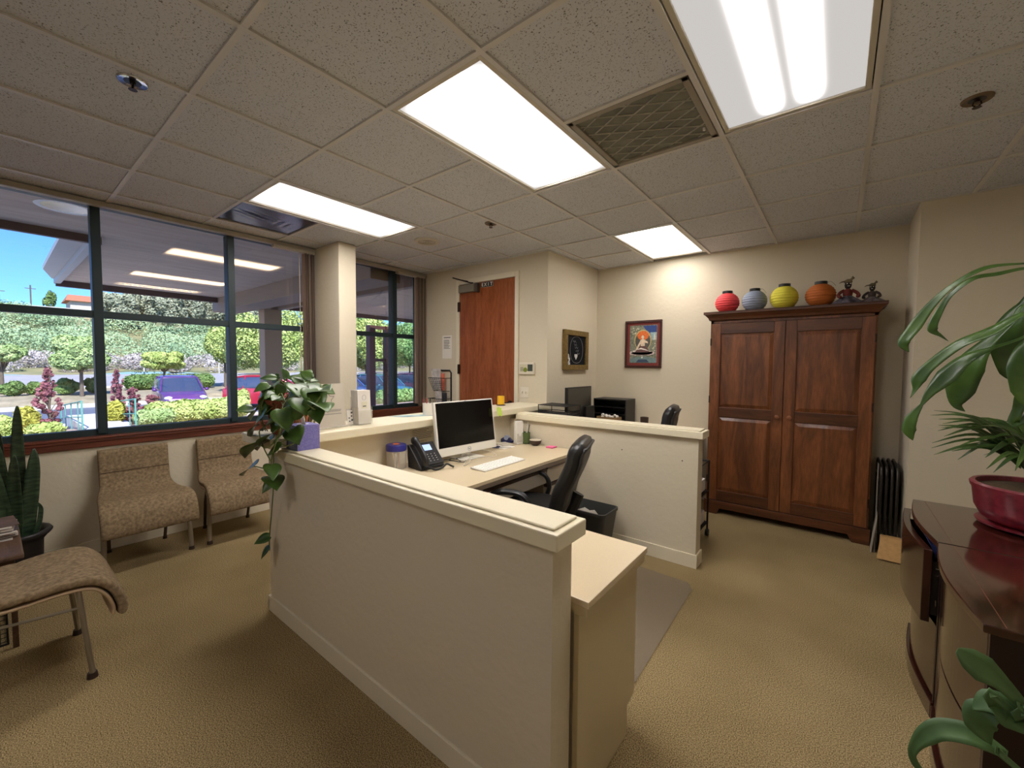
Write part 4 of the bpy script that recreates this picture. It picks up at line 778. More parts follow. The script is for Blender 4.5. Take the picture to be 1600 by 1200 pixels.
for k, (a, b) in enumerate(leaves):
    L_ = (b - a).length
    out = (CAM - a).normalized() * .75 + Vector((r.uniform(-.35, .35), r.uniform(-.35, .35), .75))
    if L_ < .075: b = a + (b - a).normalized() * .08
    heart(m, a, b, out, w=r.uniform(.36, .46), cup=.18)
    if a.z > 1.15: s0 = ctr + Vector((r.uniform(-.06, .06), r.uniform(-.06, .06), -.03)); st.tube(smoothpath([s0, (s0 + a) / 2 + Vector((0, 0, .035)), a], 4), .0022, 5)
m.build('foliage', LEAF, e, o, smooth='all', solid=.0008)
for vv in POTHOS_VINES: st.tube(smoothpath(vv, 4), .0032, 6)
for k in range(16): a = r.uniform(0, 6.28); s0 = ctr + Vector((.09 * math.cos(a), .09 * math.sin(a), -.03)); st.tube(smoothpath([s0, s0 + Vector((.05 * math.cos(a), .05 * math.sin(a), .03)), s0 + Vector((.07 * math.cos(a), .07 * math.sin(a), -.06)), s0 + Vector((.05 * math.cos(a + .5), .05 * math.sin(a + .5), -.15))], 4), .0028, 5)
st.build('stems', STEMM, e, o, smooth='all')
# ------------------------------------------------------------ back desk
e = thing('corner_desk', 'beige corner desk in the alcove behind the far half wall', 'desk', (2.2, 3.8, 0)); o = e.location
bx('desktop', LAM, 1.73, 3.05, 3.66, 4.25, .72, .745, e, o, bevel=.002); bx('desktop', LAM, 1.73, 2.36, 2.80, 3.655, .72, .745, e, o, bevel=.002)
for a in ((1.74, 3.03, 4.22, 4.24), (1.74, 1.76, 2.82, 4.2), (3.0, 3.03, 3.68, 4.2), (1.76, 2.3, 2.82, 2.84)): bx('panel', LAMF, *a, .0, .72, e, o)
e = thing('monitor', 'thin black monitor standing in the alcove behind the far half wall', 'monitor', (1.98, 3.36, .746), 0)
MB().box(-.02, .012, -.265, .265, .14, .50).build('bezel', BLACK, e, bevel=.004)
MB().box(.012, .0135, -.252, .252, .155, .487).build('screen', mat('grey_screen', (62, 60, 54), .3, spec=.4), e)
MB().box(-.04, -.02, -.03, .03, 0, .3).box(-.10, .06, -.10, .10, 0, .012).build('stand', BLACK, e)
e = thing('reflection_block', 'small flat black block standing in for a reflection in the alcove monitor', 'box', (2.03, 3.50, .746)); MB().box(-.015, .02, -.10, .10, 0, .285).build('body', BLACK, e, bevel=.003)
e.name = 'speaker'; e['category'] = 'speaker'; e['label'] = 'narrow black block standing in for the dark reflection in the alcove monitor'  # black block stands in for the dark reflection on the monitor screen
e = thing('desk_organizer', 'black shelved desktop organizer against the back wall', 'organizer', (2.08, 4.05, .746)); w_ = .205
m = MB(); m.box(-w_, w_, -.14, .14, .325, .34).box(-w_, -w_ + .012, -.14, .14, 0, .325).box(w_ - .012, w_, -.14, .14, 0, .325).box(-w_ + .012, w_ - .012, .13, .14, 0, .325); m.build('case', BLACK, e, bevel=.003)
for z in (.08, .16, .24): bx('shelf', BLACKM, -w_ + .013, w_ - .013, -.135, .125, z, z + .006, e)
e = thing('cardboard_tray', 'brown cardboard tray of white tissues in front of the black organizer', 'tray', (2.14, 3.78, .746))
m = MB(); m.box(-.12, .12, -.07, .07, 0, .004).box(-.12, -.116, -.07, .07, .004, .15).box(.116, .12, -.07, .07, .004, .15).box(-.116, .116, -.07, -.066, .004, .15).box(-.116, .116, .066, .07, .004, .15); m.build('tray_body', mat('kraft', (150, 122, 84), .8), e)
m = MB(); r = random.Random(2)
for k in range(9): m.ell((-.09 + .022 * k, r.uniform(-.03, .03), .15 + r.uniform(-.01, .015)), (.02, .025, .016), 8, 6)
m.build('tissues', PAPER, e, smooth='all', kind='stuff')
e = thing('letter_tray', 'black mesh letter tray stack with white papers behind the counter end', 'letter tray', (1.965, 2.98, .746))
m = MB(); 
for z in (.13, .23, .30):
    m.tube([(-.17, -.125, z + .03), (.17, -.125, z + .03), (.17, .125, z + .03), (-.17, .125, z + .03), (-.17, -.125, z + .03)], .004, 6)
for x, y in ((-.17, -.125), (.17, -.125), (.17, .125), (-.17, .125)): m.tube([(x, y, 0), (x, y, .335)], .004, 6)
for k in range(15):
    t = -.165 + .33 * k / 14
    for z in (.13, .23): m.tube([(t, -.125, z), (t, -.125, z + .03)], .0015, 4); m.tube([(.17, t * .74, z), (.17, t * .74, z + .03)], .0015, 4)
m.build('wire_frame', BLACKM, e)
MESHM = mat('tray_mesh', (22, 20, 20), .6, alpha=.6)
for z in (.13, .23):
    bx('mesh_side', MESHM, -.168, .168, -.124, -.122, z, z + .05, e); bx('mesh_side', MESHM, .167, .169, -.12, .12, z, z + .05, e)
for z in (.13, .23, .33): 
    bx('mesh_tray', BLACKM, -.165, .165, -.12, .12, z, z + .003, e)
for z, lb in ((.134, 'papers in the lower letter tray'), (.234, 'papers in the middle letter tray')): tag(MB().box(-.12, .155, -.10, .105, 0, .012).build('paper_stack', PAPER, None, (0, 0, 0)), lb + ' behind the counter end', 'papers').location = (1.965, 2.98, .746 + z)
e = thing('mug', 'small dark mug near the back wall beside the chair back', 'mug', (2.50, 3.92, .746)); MB().lathe([(.04, 0), (.045, .16), (.04, .16), (.036, .01), (.0001, .01)], n=20).build('mug_body', mat('dark_mug', (60, 46, 38), .4), e, smooth=True)
e = thing('rolling_cart', 'black rolling file cart with papers between far half wall and armoire', 'cart', (3.16, 3.08, 0))
m = MB()
for x, y in ((-.17, -.16), (.17, -.16), (.17, .16), (-.17, .16)): m.tube([(x, y, .06), (x, y, .66)], .008, 6)
for z in (.12, .40, .66): m.tube([(-.17, -.16, z), (.17, -.16, z), (.17, .16, z), (-.17, .16, z), (-.17, -.16, z)], .008, 6)
m.build('frame', BLACKM, e); bx('shelf', BLACKM, -.165, .165, -.155, .155, .115, .125, e); bx('shelf', BLACKM, -.165, .165, -.155, .155, .395, .405, e)
for x, y in ((-.17, -.16), (.17, -.16), (.17, .16), (-.17, .16)): MB().cyl((x - .012, y, .03), (x + .012, y, .03), .03).cyl((x, y, .03), (x, y, .07), .008).build('caster', BLACK, e)
for z, lb in ((.41, 'upper'), (.13, 'lower')): 
    ob = MB().box(-.15, .15, -.13, .13, 0, .10).build('paper_stack', mat('paper_edges', (196, 188, 186), .8, var=.3, vscale=20, stretch=(1, 1, 30))); ob.location = (3.16, 3.08, z); tag(ob, 'paper stack on the %s shelf of the rolling cart' % lb, 'papers')
# ============================================================ ARMOIRE
e = thing('armoire', 'tall two door stained pine armoire against the back wall', 'armoire', (3.79, 4.05, 0)); o = e.location
X0, X1, YF = 3.165, 4.425, 3.88
m = MB(); m.box(X0, X0 + .025, YF + .022, 4.25, .10, 1.93); m.box(X1 - .025, X1, YF + .022, 4.25, .10, 1.93); m.box(X0, X1, 4.235, 4.25, .10, 1.93); m.box(X0, X1, YF + .022, 4.25, .10, .125); m.box(X0, X1, YF + .022, 4.25, 1.905, 1.93)
m.build('carcass', PINE, e, o)
# base with bracket feet
m = MB(); a0, a1 = X0 - .012, X1 + .012; ap = [(a0, 0), (a0 + .115, 0), (a0 + .13, .03), (a0 + .145, .062), (a1 - .145, .062), (a1 - .13, .03), (a1 - .115, 0), (a1, 0), (a1, .135), (a0, .135)]
m.prism([(x, YF - .012, z) for x, z in ap], (0, .022, 0)); m.box(a0, a0 + .02, YF + .0105, 4.25, 0, .098); m.box(a1 - .02, a1, YF + .0105, 4.25, 0, .098); m.build('plinth', PINED, e, o, bevel=.003)
# cornice
m = MB(); prof = [(0, 1.93), (.012, 1.935), (.018, 1.955), (.045, 1.985), (.055, 1.99), (.055, 2.012), (0, 2.012)]
m.box(X0 + .002, X1 - .002, YF + .002, 4.25, 1.931, 2.008)
for k in range(len(prof) - 2):
    (d0, z0), (d1, z1) = prof[k], prof[k + 1]
    for P4 in ([(X0 - d0, YF - d0, z0), (X1 + d0, YF - d0, z0), (X1 + d1, YF - d1, z1), (X0 - d1, YF - d1, z1)], [(X0 - d0, 4.25, z0), (X0 - d0, YF - d0, z0), (X0 - d1, YF - d1, z1), (X0 - d1, 4.25, z1)], [(X1 + d0, YF - d0, z0), (X1 + d0, 4.25, z0), (X1 + d1, 4.25, z1), (X1 + d1, YF - d1, z1)]): m.add(P4, [(0, 1, 2, 3)])
m.box(X0 - .055, X1 + .055, YF - .055, 4.25, 2.008, 2.014); m.build('cornice', PINED, e, o)
def adoor(x0, x1, kx, hs):
    z0, z1 = .14, 1.90; q = MB(); st_ = .085
    for a in ((x0, x0 + st_, z0, z1), (x1 - st_, x1, z0, z1)): q.box(a[0], a[1], YF - .002, YF + .02, a[2], a[3])
    d_ = q.build('door', PINE, e, o, bevel=.003)
    for a in ((z0, z0 + .10), (.98, 1.075), (z1 - .10, z1)): bx('door_rail', PINED, x0 + st_, x1 - st_, YF - .0015, YF + .02, a[0], a[1], d_, o, bevel=.003)
    for a0, a1 in ((z0 + .10, .98), (1.075, z1 - .10)):
        q = MB(); xa, xb = x0 + st_, x1 - st_; g_ = .035
        q.box(xa, xb, YF + .012, YF + .018, a0, a1)
        lo = [(xa + .006, YF + .012, a0 + .006), (xb - .006, YF + .012, a0 + .006), (xb - .006, YF + .012, a1 - .006), (xa + .006, YF + .012, a1 - .006)]; hi = [(xa + g_, YF + .001, a0 + g_), (xb - g_, YF + .001, a0 + g_), (xb - g_, YF + .001, a1 - g_), (xa + g_, YF + .001, a1 - g_)]
        q.add(lo + hi, [(4, 5, 6, 7), (0, 1, 5, 4), (1, 2, 6, 5), (2, 3, 7, 6), (3, 0, 4, 7)]); q.build('door_panel', PINE, d_, o)
    kb = MB().lathe([(.0001, 0), (.012, .0), (.010, .012), (.019, .022), (.018, .030), (.0001, .036)], n=20).build('knob', mat('knob_wood', (150, 92, 56), .4), d_, smooth=True); kb.rotation_euler = (math.pi / 2, 0, 0); kb.location = (kx - o[0], YF - .003 - o[1], 1.02 - o[2])
    for z in hs: MB().cyl((x0 - .003 if kx > (x0 + x1) / 2 else x1 + .003, YF - .004, z - .035), (x0 - .003 if kx > (x0 + x1) / 2 else x1 + .003, YF - .004, z + .035), .006, n=8).build('hinge', MATS['dark_bronze'], d_, o)
mid = 3.797
adoor(X0 + .012, mid - .002, 3.755, (1.72, 1.15, .35)); adoor(mid + .002, X1 - .012, 3.848, (1.72, 1.15, .35))
# paper lanterns
def lantern(x, y, rx, rz, cc, lb):
    e = thing('paper_lantern', lb, 'lantern', (x, y, 2.015), rnd.uniform(0, 3), 'paper lanterns on top of the armoire')
    prof = [(.0001, .002)]; N = 44
    for i in range(N + 1):
        a = math.radians(-74 + 141 * i / N); q = 1 + (.030 if i % 4 == 2 else (-.022 if i % 4 == 0 else 0)); prof.append((rx * math.cos(a) * q, rz + rz * math.sin(a)))
    z0 = min(p[1] for p in prof[1:]); prof = [(r_, z - z0 + .002) for r_, z in prof[1:]]; prof.insert(0, (.0001, .002))
    MB().lathe(prof, n=36, wob=lambda a, j: .006 * math.cos(a * 4)).build('shade', mat('lantern_%d' % cc[0], cc, .7), e, smooth='all')
    zt = prof[-1][1]; r_ = prof[-1][0]
    MB().lathe([(r_ * 1.0, zt - .006), (r_ * 1.12, zt), (r_ * 1.12, zt + .024), (r_ * .95, zt + .026), (r_ * .9, zt - .002)], n=24).build('collar', BLACK, e)
    MB().tube(smoothpath([(r_, 0, zt + .01), (r_ * 1.6, 0, zt + .022), (r_ * 2.3, .01, zt + .0), (r_ * 2.6, .01, zt - .02)], 4), .0012, 5).build('wire_hanger', BLACK, e)
lantern(3.28, 4.03, .110, .103, (232, 72, 76), 'coral red paper lantern, leftmost on top of the armoire')
lantern(3.520, 4.03, .106, .103, (142, 152, 172), 'grey blue paper lantern between the red and yellow ones')
lantern(3.762, 4.03, .112, .112, (226, 216, 70), 'yellow paper lantern on top of the armoire')
lantern(4.035, 4.03, .112, .107, (182, 98, 34), 'orange paper lantern next to the cloth dolls')
# dolls
SKIN = mat('doll_dark_cloth', (36, 24, 20), .8)
def doll(x, y, s, top, skirt, wrap, lb, rz):
    e = thing('cloth_doll', lb, 'doll', (x, y, 2.015), rz)
    sk = []
    for j, (r_, z) in enumerate(((.0001, .001), (.125, .002), (.118, .014), (.085, .038), (.05, .062), (.028, .08), (.0001, .082))): sk.append((r_ * s, z * s))
    MB().lathe(sk, n=40, wob=lambda a, j: .12 * math.sin(a * 7 + j * .5) if 0 < j < 5 else 0).build('skirt', skirt, e, smooth='all')
    MB().lathe([(.0001, .07 * s), (.030 * s, .075 * s), (.034 * s, .10 * s), (.030 * s, .125 * s), (.014 * s, .14 * s), (.0001, .142 * s)], n=20).build('bodice', top, e, smooth='all')
    h = MB().ell((0, 0, .172 * s), (.025 * s, .024 * s, .036 * s), 16, 10).build('head', SKIN, e, smooth='all')
    q = MB(); 
    for sg in (-1, 1): q.ell((sg * .011 * s, -.0225 * s, .182 * s), (.005 * s, .003 * s, .0035 * s), 8, 6)
    q.box(-.008 * s, .008 * s, -.0245 * s, -.022 * s, .160 * s, .163 * s); q.build('face_details', PAPER, h)
    MB().lathe([(.0275 * s, .192 * s), (.029 * s, .20 * s), (.026 * s, .212 * s), (.012 * s, .222 * s), (.0001, .224 * s)], n=20).build('head_wrap', wrap, e, smooth='all')
    q = MB(); q.tube([(-.02 * s, -.01 * s, .203 * s), (-.048 * s, -.014 * s, .20 * s), (-.065 * s, -.014 * s, .188 * s)], [.008 * s, .006 * s, .002 * s], 6); q.tube([(.015 * s, 0, .215 * s), (.034 * s, 0, .232 * s), (.028 * s, .0, .245 * s)], [.009 * s, .012 * s, .004 * s], 8); q.build('wrap_knot', wrap, e, smooth='all')
    for sg in (-1, 1): MB().tube(smoothpath([(sg * .026 * s, 0, .128 * s), (sg * .058 * s, -.01 * s, .105 * s), (sg * .070 * s, -.03 * s, .075 * s), (sg * .052 * s, -.05 * s, .066 * s)], 4), [.013 * s] * 12 + [.006 * s], 8).build('arm', top, e, smooth='all')
SK1 = mat('skirt_plaid', (96, 88, 98), .85, rgb2=(54, 48, 62), vscale=60); SK2 = mat('skirt_grey', (120, 108, 106), .85, rgb2=(66, 54, 56), vscale=50)
doll(4.225, 4.00, 1.0, mat('doll_red', (110, 42, 34), .85), SK1, mat('wrap_tan', (120, 104, 78), .85), 'cloth doll in red top and tan head wrap beside the orange lantern', .2)
doll(4.385, 4.02, .78, mat('doll_brown', (66, 52, 46), .85), SK2, mat('wrap_olive', (104, 92, 66), .85), 'smaller cloth doll in brown top at right end of the armoire', -.15)
tag(MB().sheet([[(4.06 + .02 * i, 3.93 + .03 * j, 2.017 + .012 * abs(math.sin(i * 1.3 + j))) for i in range(6)] for j in range(3)]).build('cloth_scrap', mat('scrap_green', (58, 66, 54), .9, rgb2=(120, 110, 104), vscale=60), None, (4.1, 3.96, 2.016), solid=.002), 'small crumpled dark cloth lying in front of the orange lantern', 'cloth')
# folded chairs beside armoire
FC = mat('folding_metal', (58, 52, 46), .35, .7)
def folded(x, lb):
    e = thing('folding_chair', lb, 'folding chair', (x, 4.03, 0), group='folded chairs beside the armoire')
    pp = [(0, -.23, .01), (0, -.23, .62), (0, -.20, .67), (0, -.15, .69), (0, .15, .69), (0, .20, .67), (0, .23, .62), (0, .23, .01)]
    MB().tube(pp, .010, 8).build('frame', FC, e, smooth=True)
    MB().box(-.008, .006, -.20, .20, .26, .52).build('seat', BLACK, e, bevel=.004)
    MB().box(-.006, .008, -.20, .20, .56, .66).build('backrest', BLACK, e, bevel=.004)
    MB().tube([(.0, -.19, .02), (0, -.19, .5)], .008, 6).build('leg', FC, e); MB().tube([(.0, .19, .02), (0, .19, .5)], .008, 6).build('leg', FC, e)
for k, lb in enumerate(('folded dark chair closest to the armoire', 'folded dark chair, second from the armoire', 'folded dark chair between second and outermost one', 'folded dark chair closest to the wall corner')): folded(4.486 + .032 * k, lb)
MB_ = MB().prism([(4.425, 3.70, .002), (4.432, 3.70, .002), (4.437, 4.05, .002), (4.430, 4.05, .002)], (.014, .12, .62))
q = MB().prism([(4.434, 3.72, .002), (4.441, 3.72, .002), (4.447, 3.87, .002), (4.440, 3.87, .002)], (0.028, .0, .30)); tag(q.build('foam_board', mat('foam_board', (176, 170, 160), .7), None, (4.44, 3.8, 0)), 'grey white foam board leaning low against the armoire side', 'board')
q = MB().box(4.456, 4.463, 3.735, 3.76, .002, .72); tag(q.build('board', mat('grey_board', (120, 112, 106), .6), None, (4.46, 3.75, 0)), 'tall narrow grey board in front of the folded chairs', 'board')
e = thing('cardboard_box', 'flat brown cardboard box on the carpet between armoire and cabinet', 'box', (4.55, 3.735, 0), 0)
KR = mat('kraft_card', (190, 150, 96), .8, var=.1, vscale=30)
MB().box(-.06, .062, -.03, .035, .0, .15).build('carton', KR, e, bevel=.002)
q = MB(); q.add([(-.06, -.031, .15), (.062, -.031, .15), (.064, -.16, .012), (-.085, -.15, .012)], [(0, 1, 2, 3)]); q.build('flap', KR, e, solid=.003)
# ============================================================ MAHOGANY CABINETS
def bow(y0, y1, depth, x, n=18): # bulging toward -x
    return [(x - depth * math.sin(math.pi * i / n) ** 1.0, y0 + (y1 - y0) * i / n) for i in range(n + 1)]
def cabinet(y0, y1, lb, pulled):
    yc = (y0 + y1) / 2; e = thing('bow_front_cabinet', lb, 'cabinet', (4.87, yc, 0)); o = e.location; XB = 5.22
    def slab(nm, z0, z1, inset, m_, par=e, dd=.032, x=4.53, back=XB, bev=.003):
        p = bow(y0 + inset, y1 - inset, dd, x + inset); p += [(back, y1 - inset), (back, y0 + inset)]
        return MB().prism([(a, b, z0) for a, b in p], (0, 0, z1 - z0)).build(nm, m_, par, o, bevel=bev)
    top = slab('top', .735, .76, 0, MAHO)
    m = MB(); m.tube([(4.575, y0 + .01, .7601), (4.575, y1 - .01, .7601)], .0008, 4)
    m.build('inlay_line', mat('inlay', (120, 74, 46), .3), top, o)
    # carcass sides/back
    m = MB(); m.box(4.545, XB - .01, y0 + .008, y0 + .026, .02, .735); m.box(4.545, XB - .01, y1 - .026, y1 - .008, .02, .735); m.box(XB - .025, XB - .01, y0 + .026, y1 - .026, .02, .735); m.box(4.56, XB - .026, y0 + .026, y1 - .026, .02, .05)
    m.build('carcass', mat('dark_side', (34, 16, 12), .35), e, o)
    slab('plinth', .0, .07, .006, MAHOV, dd=.034)
    def front(nm, z0, z1, off, par=e, a=y0 + .028, b=y1 - .028):
        p = bow(a, b, .030, 4.545 - off); q_ = [(x_ + .028, y_) for x_, y_ in reversed(p)]
        return MB().prism([(x_, y_, z0) for x_, y_ in p + q_], (0, 0, z1 - z0)).build(nm, MAHOV, par, o, bevel=.002)
    if pulled:
        d_ = front('drawer', .40, .712, .050)
        m = MB(); m.box(4.50, 4.95, y0 + .04, y0 + .052, .43, .66); m.box(4.50, 4.95, y1 - .052, y1 - .04, .43, .66); m.box(4.51, 4.95, y0 + .052, y1 - .052, .43, .44); m.build('drawer_box', mat('drawer_black', (24, 16, 14), .5), d_, o)
        for a in ((4.535, 4.56, y0 + .035, y0 + .060, .60, .606), (4.535, 4.56, y0 + .035, y0 + .060, .63, .636), (4.537, 4.542, y0 + .03, y0 + .034, .47, .50)): bx('drawer_runner', CHROME, *a, d_, o)
        front('drawer', .085, .392, .0)
    else:
        front('drawer', .40, .728, .0); front('drawer', .085, .392, .0)
cabinet(1.80, 2.51, 'mahogany bow front cabinet under the red bowl, drawer ajar', True)
cabinet(1.10, 1.793, 'mahogany bow front cabinet nearest camera at right edge', False)
tag(MB().sheet([[(4.54 + .03 * i, 1.88 + .12 * j, .665 + .012 * math.sin(i * 2 + j)) for i in range(6)] for j in range(5)]).build('blue_folder', mat('blue_cloth', (34, 46, 96), .6), None, (4.6, 2.0, .66), solid=.004), 'dark blue folders showing in the gap of the open drawer', 'folder')
# red bowl planter
e = thing('bowl_plant', 'slender leaved plant in a red ceramic bowl on the mahogany cabinet', 'plant', (4.90, 2.24, .761))
RED = mat('red_glaze', (108, 22, 36), .4, coat=.15, rgb2=(142, 46, 58), vscale=30)
MB().lathe([(.0001, 0), (.15, .001), (.185, .012), (.19, .022), (.178, .022), (.15, .014), (.0001, .012)], n=40).build('saucer', RED, e, smooth=True)
MB().lathe([(.0001, .015), (.13, .016), (.172, .040), (.194, .085), (.203, .165), (.208, .172), (.212, .19), (.205, .198), (.192, .196), (.186, .17), (.0001, .168)], n=48).build('bowl', RED, e, smooth=True)
MB().lathe([(.0001, .192), (.10, .188), (.186, .176)], n=30, wob=lambda a, j: .02 * math.sin(a * 5)).build('soil', SOIL, e, smooth='all')
o = e.location; m = MB(); r = random.Random(5); stm = MB(); base = Vector((4.90, 2.24, .94))
tips = [Vector(t) for t in BOWL_TIPS]
for k in range(64): a = r.uniform(0, 6.28); q = r.uniform(.2, .36); tips.append(base + Vector((q * math.cos(a), q * math.sin(a) * .8, r.uniform(.08, .34))))
for k in range(9):
    a = r.uniform(0, 6.28); tp = base + Vector((.06 * math.cos(a), .06 * math.sin(a), r.uniform(.14, .25))); stm.tube([base + Vector((.02 * math.cos(a), .02 * math.sin(a), 0)), tp], .007, 6)
for t in tips:
    b = base + Vector(((t.x - base.x) * .18, (t.y - base.y) * .18, r.uniform(.08, .22))); L_ = (t - b).length
    mid_ = (b + t) / 2 + Vector((0, 0, .22 * L_)); w_ = r.uniform(.008, .015)
    blade(m, [b, mid_, t], [.003, w_, w_ * 1.1, w_ * .6, 0], normal=(r.uniform(-.3, .3), -.5, 1), fold=.25, n=5)
m.build('foliage', LEAFS, e, o, smooth='all', solid=.0007); stm.build('stems', mat('cane', (120, 116, 84), .6), e, o)
tag(MB().prism([(4.795, 2.03, .761), (5.0, 1.93, .761), (5.06, 2.03, .761), (4.90, 2.07, .761)], (0, 0, .003)).build('paper', PAPER, None, (4.9, 2.0, .761)), 'corner of white paper on the mahogany cabinet below the red bowl', 'paper').location = (4.9, 2.0 - .09, .761)
# corn plant (tall)
e = thing('corn_plant', 'tall corn plant arching broad leaves in from the right edge', 'plant', (5.02, 2.68 + .16, 0)); o = e.location
MB().lathe([(.12, 0), (.14, .01), (.165, .28), (.17, .30), (.155, .30), (.15, .26), (.0001, .25)], n=32).build('pot', BK, e, smooth=True)
MB().tube(smoothpath([(.0, 0, .24), (.01, -.05, .8), (.03, -.2, 1.25), (.06, -.45, 1.55), (.12, -.75, 1.72)], 5), [.026] * 10 + [.022] * 11, 10).build('trunk', mat('cane_bark', (122, 98, 66), .8, var=.2, vscale=30), e, smooth='all')
m = MB(); hub = Vector((5.14, 2.09, 1.75))
for pts, ws in CORN_LEAVES:
    P_ = [hub] + [Vector(p) for p in pts]; blade(m, P_, [.008] + [q * .62 for q in ws], normal=(-.2, -.75, .65), fold=.16, n=7, twist=.25)
r = random.Random(3)
for k in range(7):
    a = r.uniform(-1.0, 1.4); d = Vector((abs(math.cos(a)) * .03, math.sin(a) * .6, 0)); blade(m, [hub, hub + d * .5 + Vector((0, 0, .28)), hub + d + Vector((0, 0, .1)), hub + d * 1.35 + Vector((0, 0, -.25))], [.01, .03, .045, .035, 0], normal=(0, 0, 1), fold=.15, n=7, twist=.2)
m.build('foliage', LEAFC, e, o, smooth='all', solid=.001)
# small floor plant in the lower right corner
e = thing('floor_plant', 'green strap leaved plant on the floor at lower right corner', 'plant', (4.90, .70, 0)); o = e.location
MB().lathe([(.09, 0), (.10, .008), (.12, .20), (.125, .22), (.112, .22), (.108, .19), (.0001, .185)], n=28).build('pot', BK, e, smooth=True)
m = MB(); hub = Vector((4.90, .66, .40))
for i, (pts, ws) in enumerate(FLOOR_LEAVES):
    P_ = [Vector((4.90, .70, .19)), hub] + [Vector(p) for p in pts]; blade(m, P_, [.006, .010] + [q * .72 for q in ws], normal=(-.3, -.6, .75), fold=.2, n=6, twist=.25)
for k in range(6):
    a = .3 + k * .9; d = Vector((math.cos(a) * .16, math.sin(a) * .16, 0)); blade(m, [Vector((4.90, .70, .19)), hub + d * .5, hub + d + Vector((0, 0, .05)), hub + d * 1.5 + Vector((0, 0, -.1))], [.006, .02, .028, .02, 0], normal=(0, 0, 1), fold=.2, n=6)
m.build('foliage', mat('strap_leaf', (56, 86, 44), .5, rgb2=(84, 116, 64), vscale=12), e, o, smooth='all', solid=.001)
# ============================================================ WAITING AREA
def side_chair(name, label, loc, rz):
    e = thing(name, label, 'chair', loc, rz, group='woven patterned waiting chairs')
    P = smoothpath([(-.268, 0, .80), (-.258, 0, .70), (-.243, 0, .62), (-.222, 0, .53), (-.175, 0, .462), (-.10, 0, .437), (.0, 0, .436), (.12, 0, .446), (.21, 0, .435), (.262, 0, .385), (.288, 0, .31), (.284, 0, .268)], 5)
    def shell(mb, off, th, k0, k1, wsc=1, seam=True):
        rows = []; N = len(P)
        for i in range(k0, k1 + 1):
            p = P[i]; t = (P[min(i + 1, N - 1)] - P[max(i - 1, 0)]).normalized(); nn = Vector((t.z, 0, -t.x)); nn = -nn if nn.z < 0 and i < N * .8 else nn
            nn = Vector((-t.z, 0, t.x))
            f = i / (N - 1); w = (.212 + .063 * min(1, max(0, (f - .30) / .45)) ** .8) * wsc
            e_ = min(1, (i - k0 + .6) / 2, (k1 - i + .6) / 2); tt = th * e_
            if seam and i in (10, 30): tt *= .74
            row = []
            for k in range(24):
                a = 2 * math.pi * k / 24; c_, s_ = math.cos(a), math.sin(a)
                q = p + nn * (off + math.copysign(abs(s_) ** .5, s_) * tt); row.append((q.x, math.copysign(abs(c_) ** .16, c_) * w, q.z))
            rows.append(row + [row[0]])
        mb.sheet(rows); k_ = len(mb.v) - 25 * len(rows); mb.f.append(tuple(range(k_, k_ + 24))); mb.f.append(tuple(range(len(mb.v) - 25, len(mb.v) - 1))); mb.m += [0, 0]
    N = len(P); m = MB(); shell(m, .022, .022, 0, N - 1); m.build('upholstery', UPH, e, smooth='all')
    m = MB(); shell(m, -.011, .0095, 1, N - 1, .985, False); m.build('seat_shell', mat('plywood_shell', (172, 146, 116), .5), e, smooth='all')
    m = MB(); m.tube([tuple(P[10] + Vector((.046, -.205, .008))), tuple(P[10] + Vector((.046, .205, .008)))], .0025, 5); m.build('seam', mat('seam_dark', (84, 66, 46), .9), e)
    for sg in (-1, 1):
        MB().tube([(.165, sg * .24, .425), (.20, sg * .25, .02)], .0155, 10, flat=.7).build('front_leg', STEEL, e, smooth=True)
        MB().tube([(-.06, sg * .185, .425), (-.16, sg * .178, .25), (-.215, sg * .17, .02)], .0115, 10, flat=.8).build('rear_leg', mat('rear_leg_dark', (92, 80, 66), .4, .5), e, smooth=True)
        MB().cyl((.199, sg * .25, 0), (.1985, sg * .25, .026), .021, .0175, n=14).build('foot', FOOT, e); MB().cyl((-.217, sg * .17, 0), (-.2155, sg * .17, .022), .016, .014, n=12).build('foot', FOOT, e)
        MB().tube([(.172, sg * .2415, .345), (-.115, sg * .18, .345)], .007, 8).build('stretcher', STEEL, e)
    return e
ch = side_chair('waiting_chair', 'patterned tan waiting chair under the window, left of the pair', (.0, .10, 0), 0)
dup(ch, (.0, .72, 0), 0, 'patterned tan waiting chair under the window, right of the pair beside the plant')
dup(ch, (1.232, -.552, 0), math.pi / 2, 'patterned tan waiting chair nearest camera, cut off by left edge')
# side table
e = thing('side_table', 'wooden side table holding a stack of magazines at left edge', 'side table', (.58, -.86, 0)); WT = woodmat('table_wood', (84, 62, 48), (114, 88, 70), .4, stretch=(1, 5, 5))
MB().box(-.345, .345, -.335, .335, .465, .492).build('tabletop', WT, e, bevel=.008)
MB().box(-.315, .315, -.305, .305, .395, .464).build('apron', WT, e, bevel=.003)
for sx in (-1, 1):
    for sy in (-1, 1): MB().prism([(sx * .305 - .011, sy * .295 - .011, 0), (sx * .305 + .011, sy * .295 - .011, 0), (sx * .305 + .011, sy * .295 + .011, 0), (sx * .305 - .011, sy * .295 + .011, 0)], (0, 0, .394)).build('leg', WT, e, bevel=.003)
r = random.Random(9)
MGC = [(214, 206, 200), (120, 96, 84), (190, 184, 180), (72, 62, 62), (206, 196, 186), (150, 120, 104), (222, 216, 210), (90, 84, 90), (200, 190, 180), (168, 150, 140), (226, 220, 212), (110, 90, 84)]
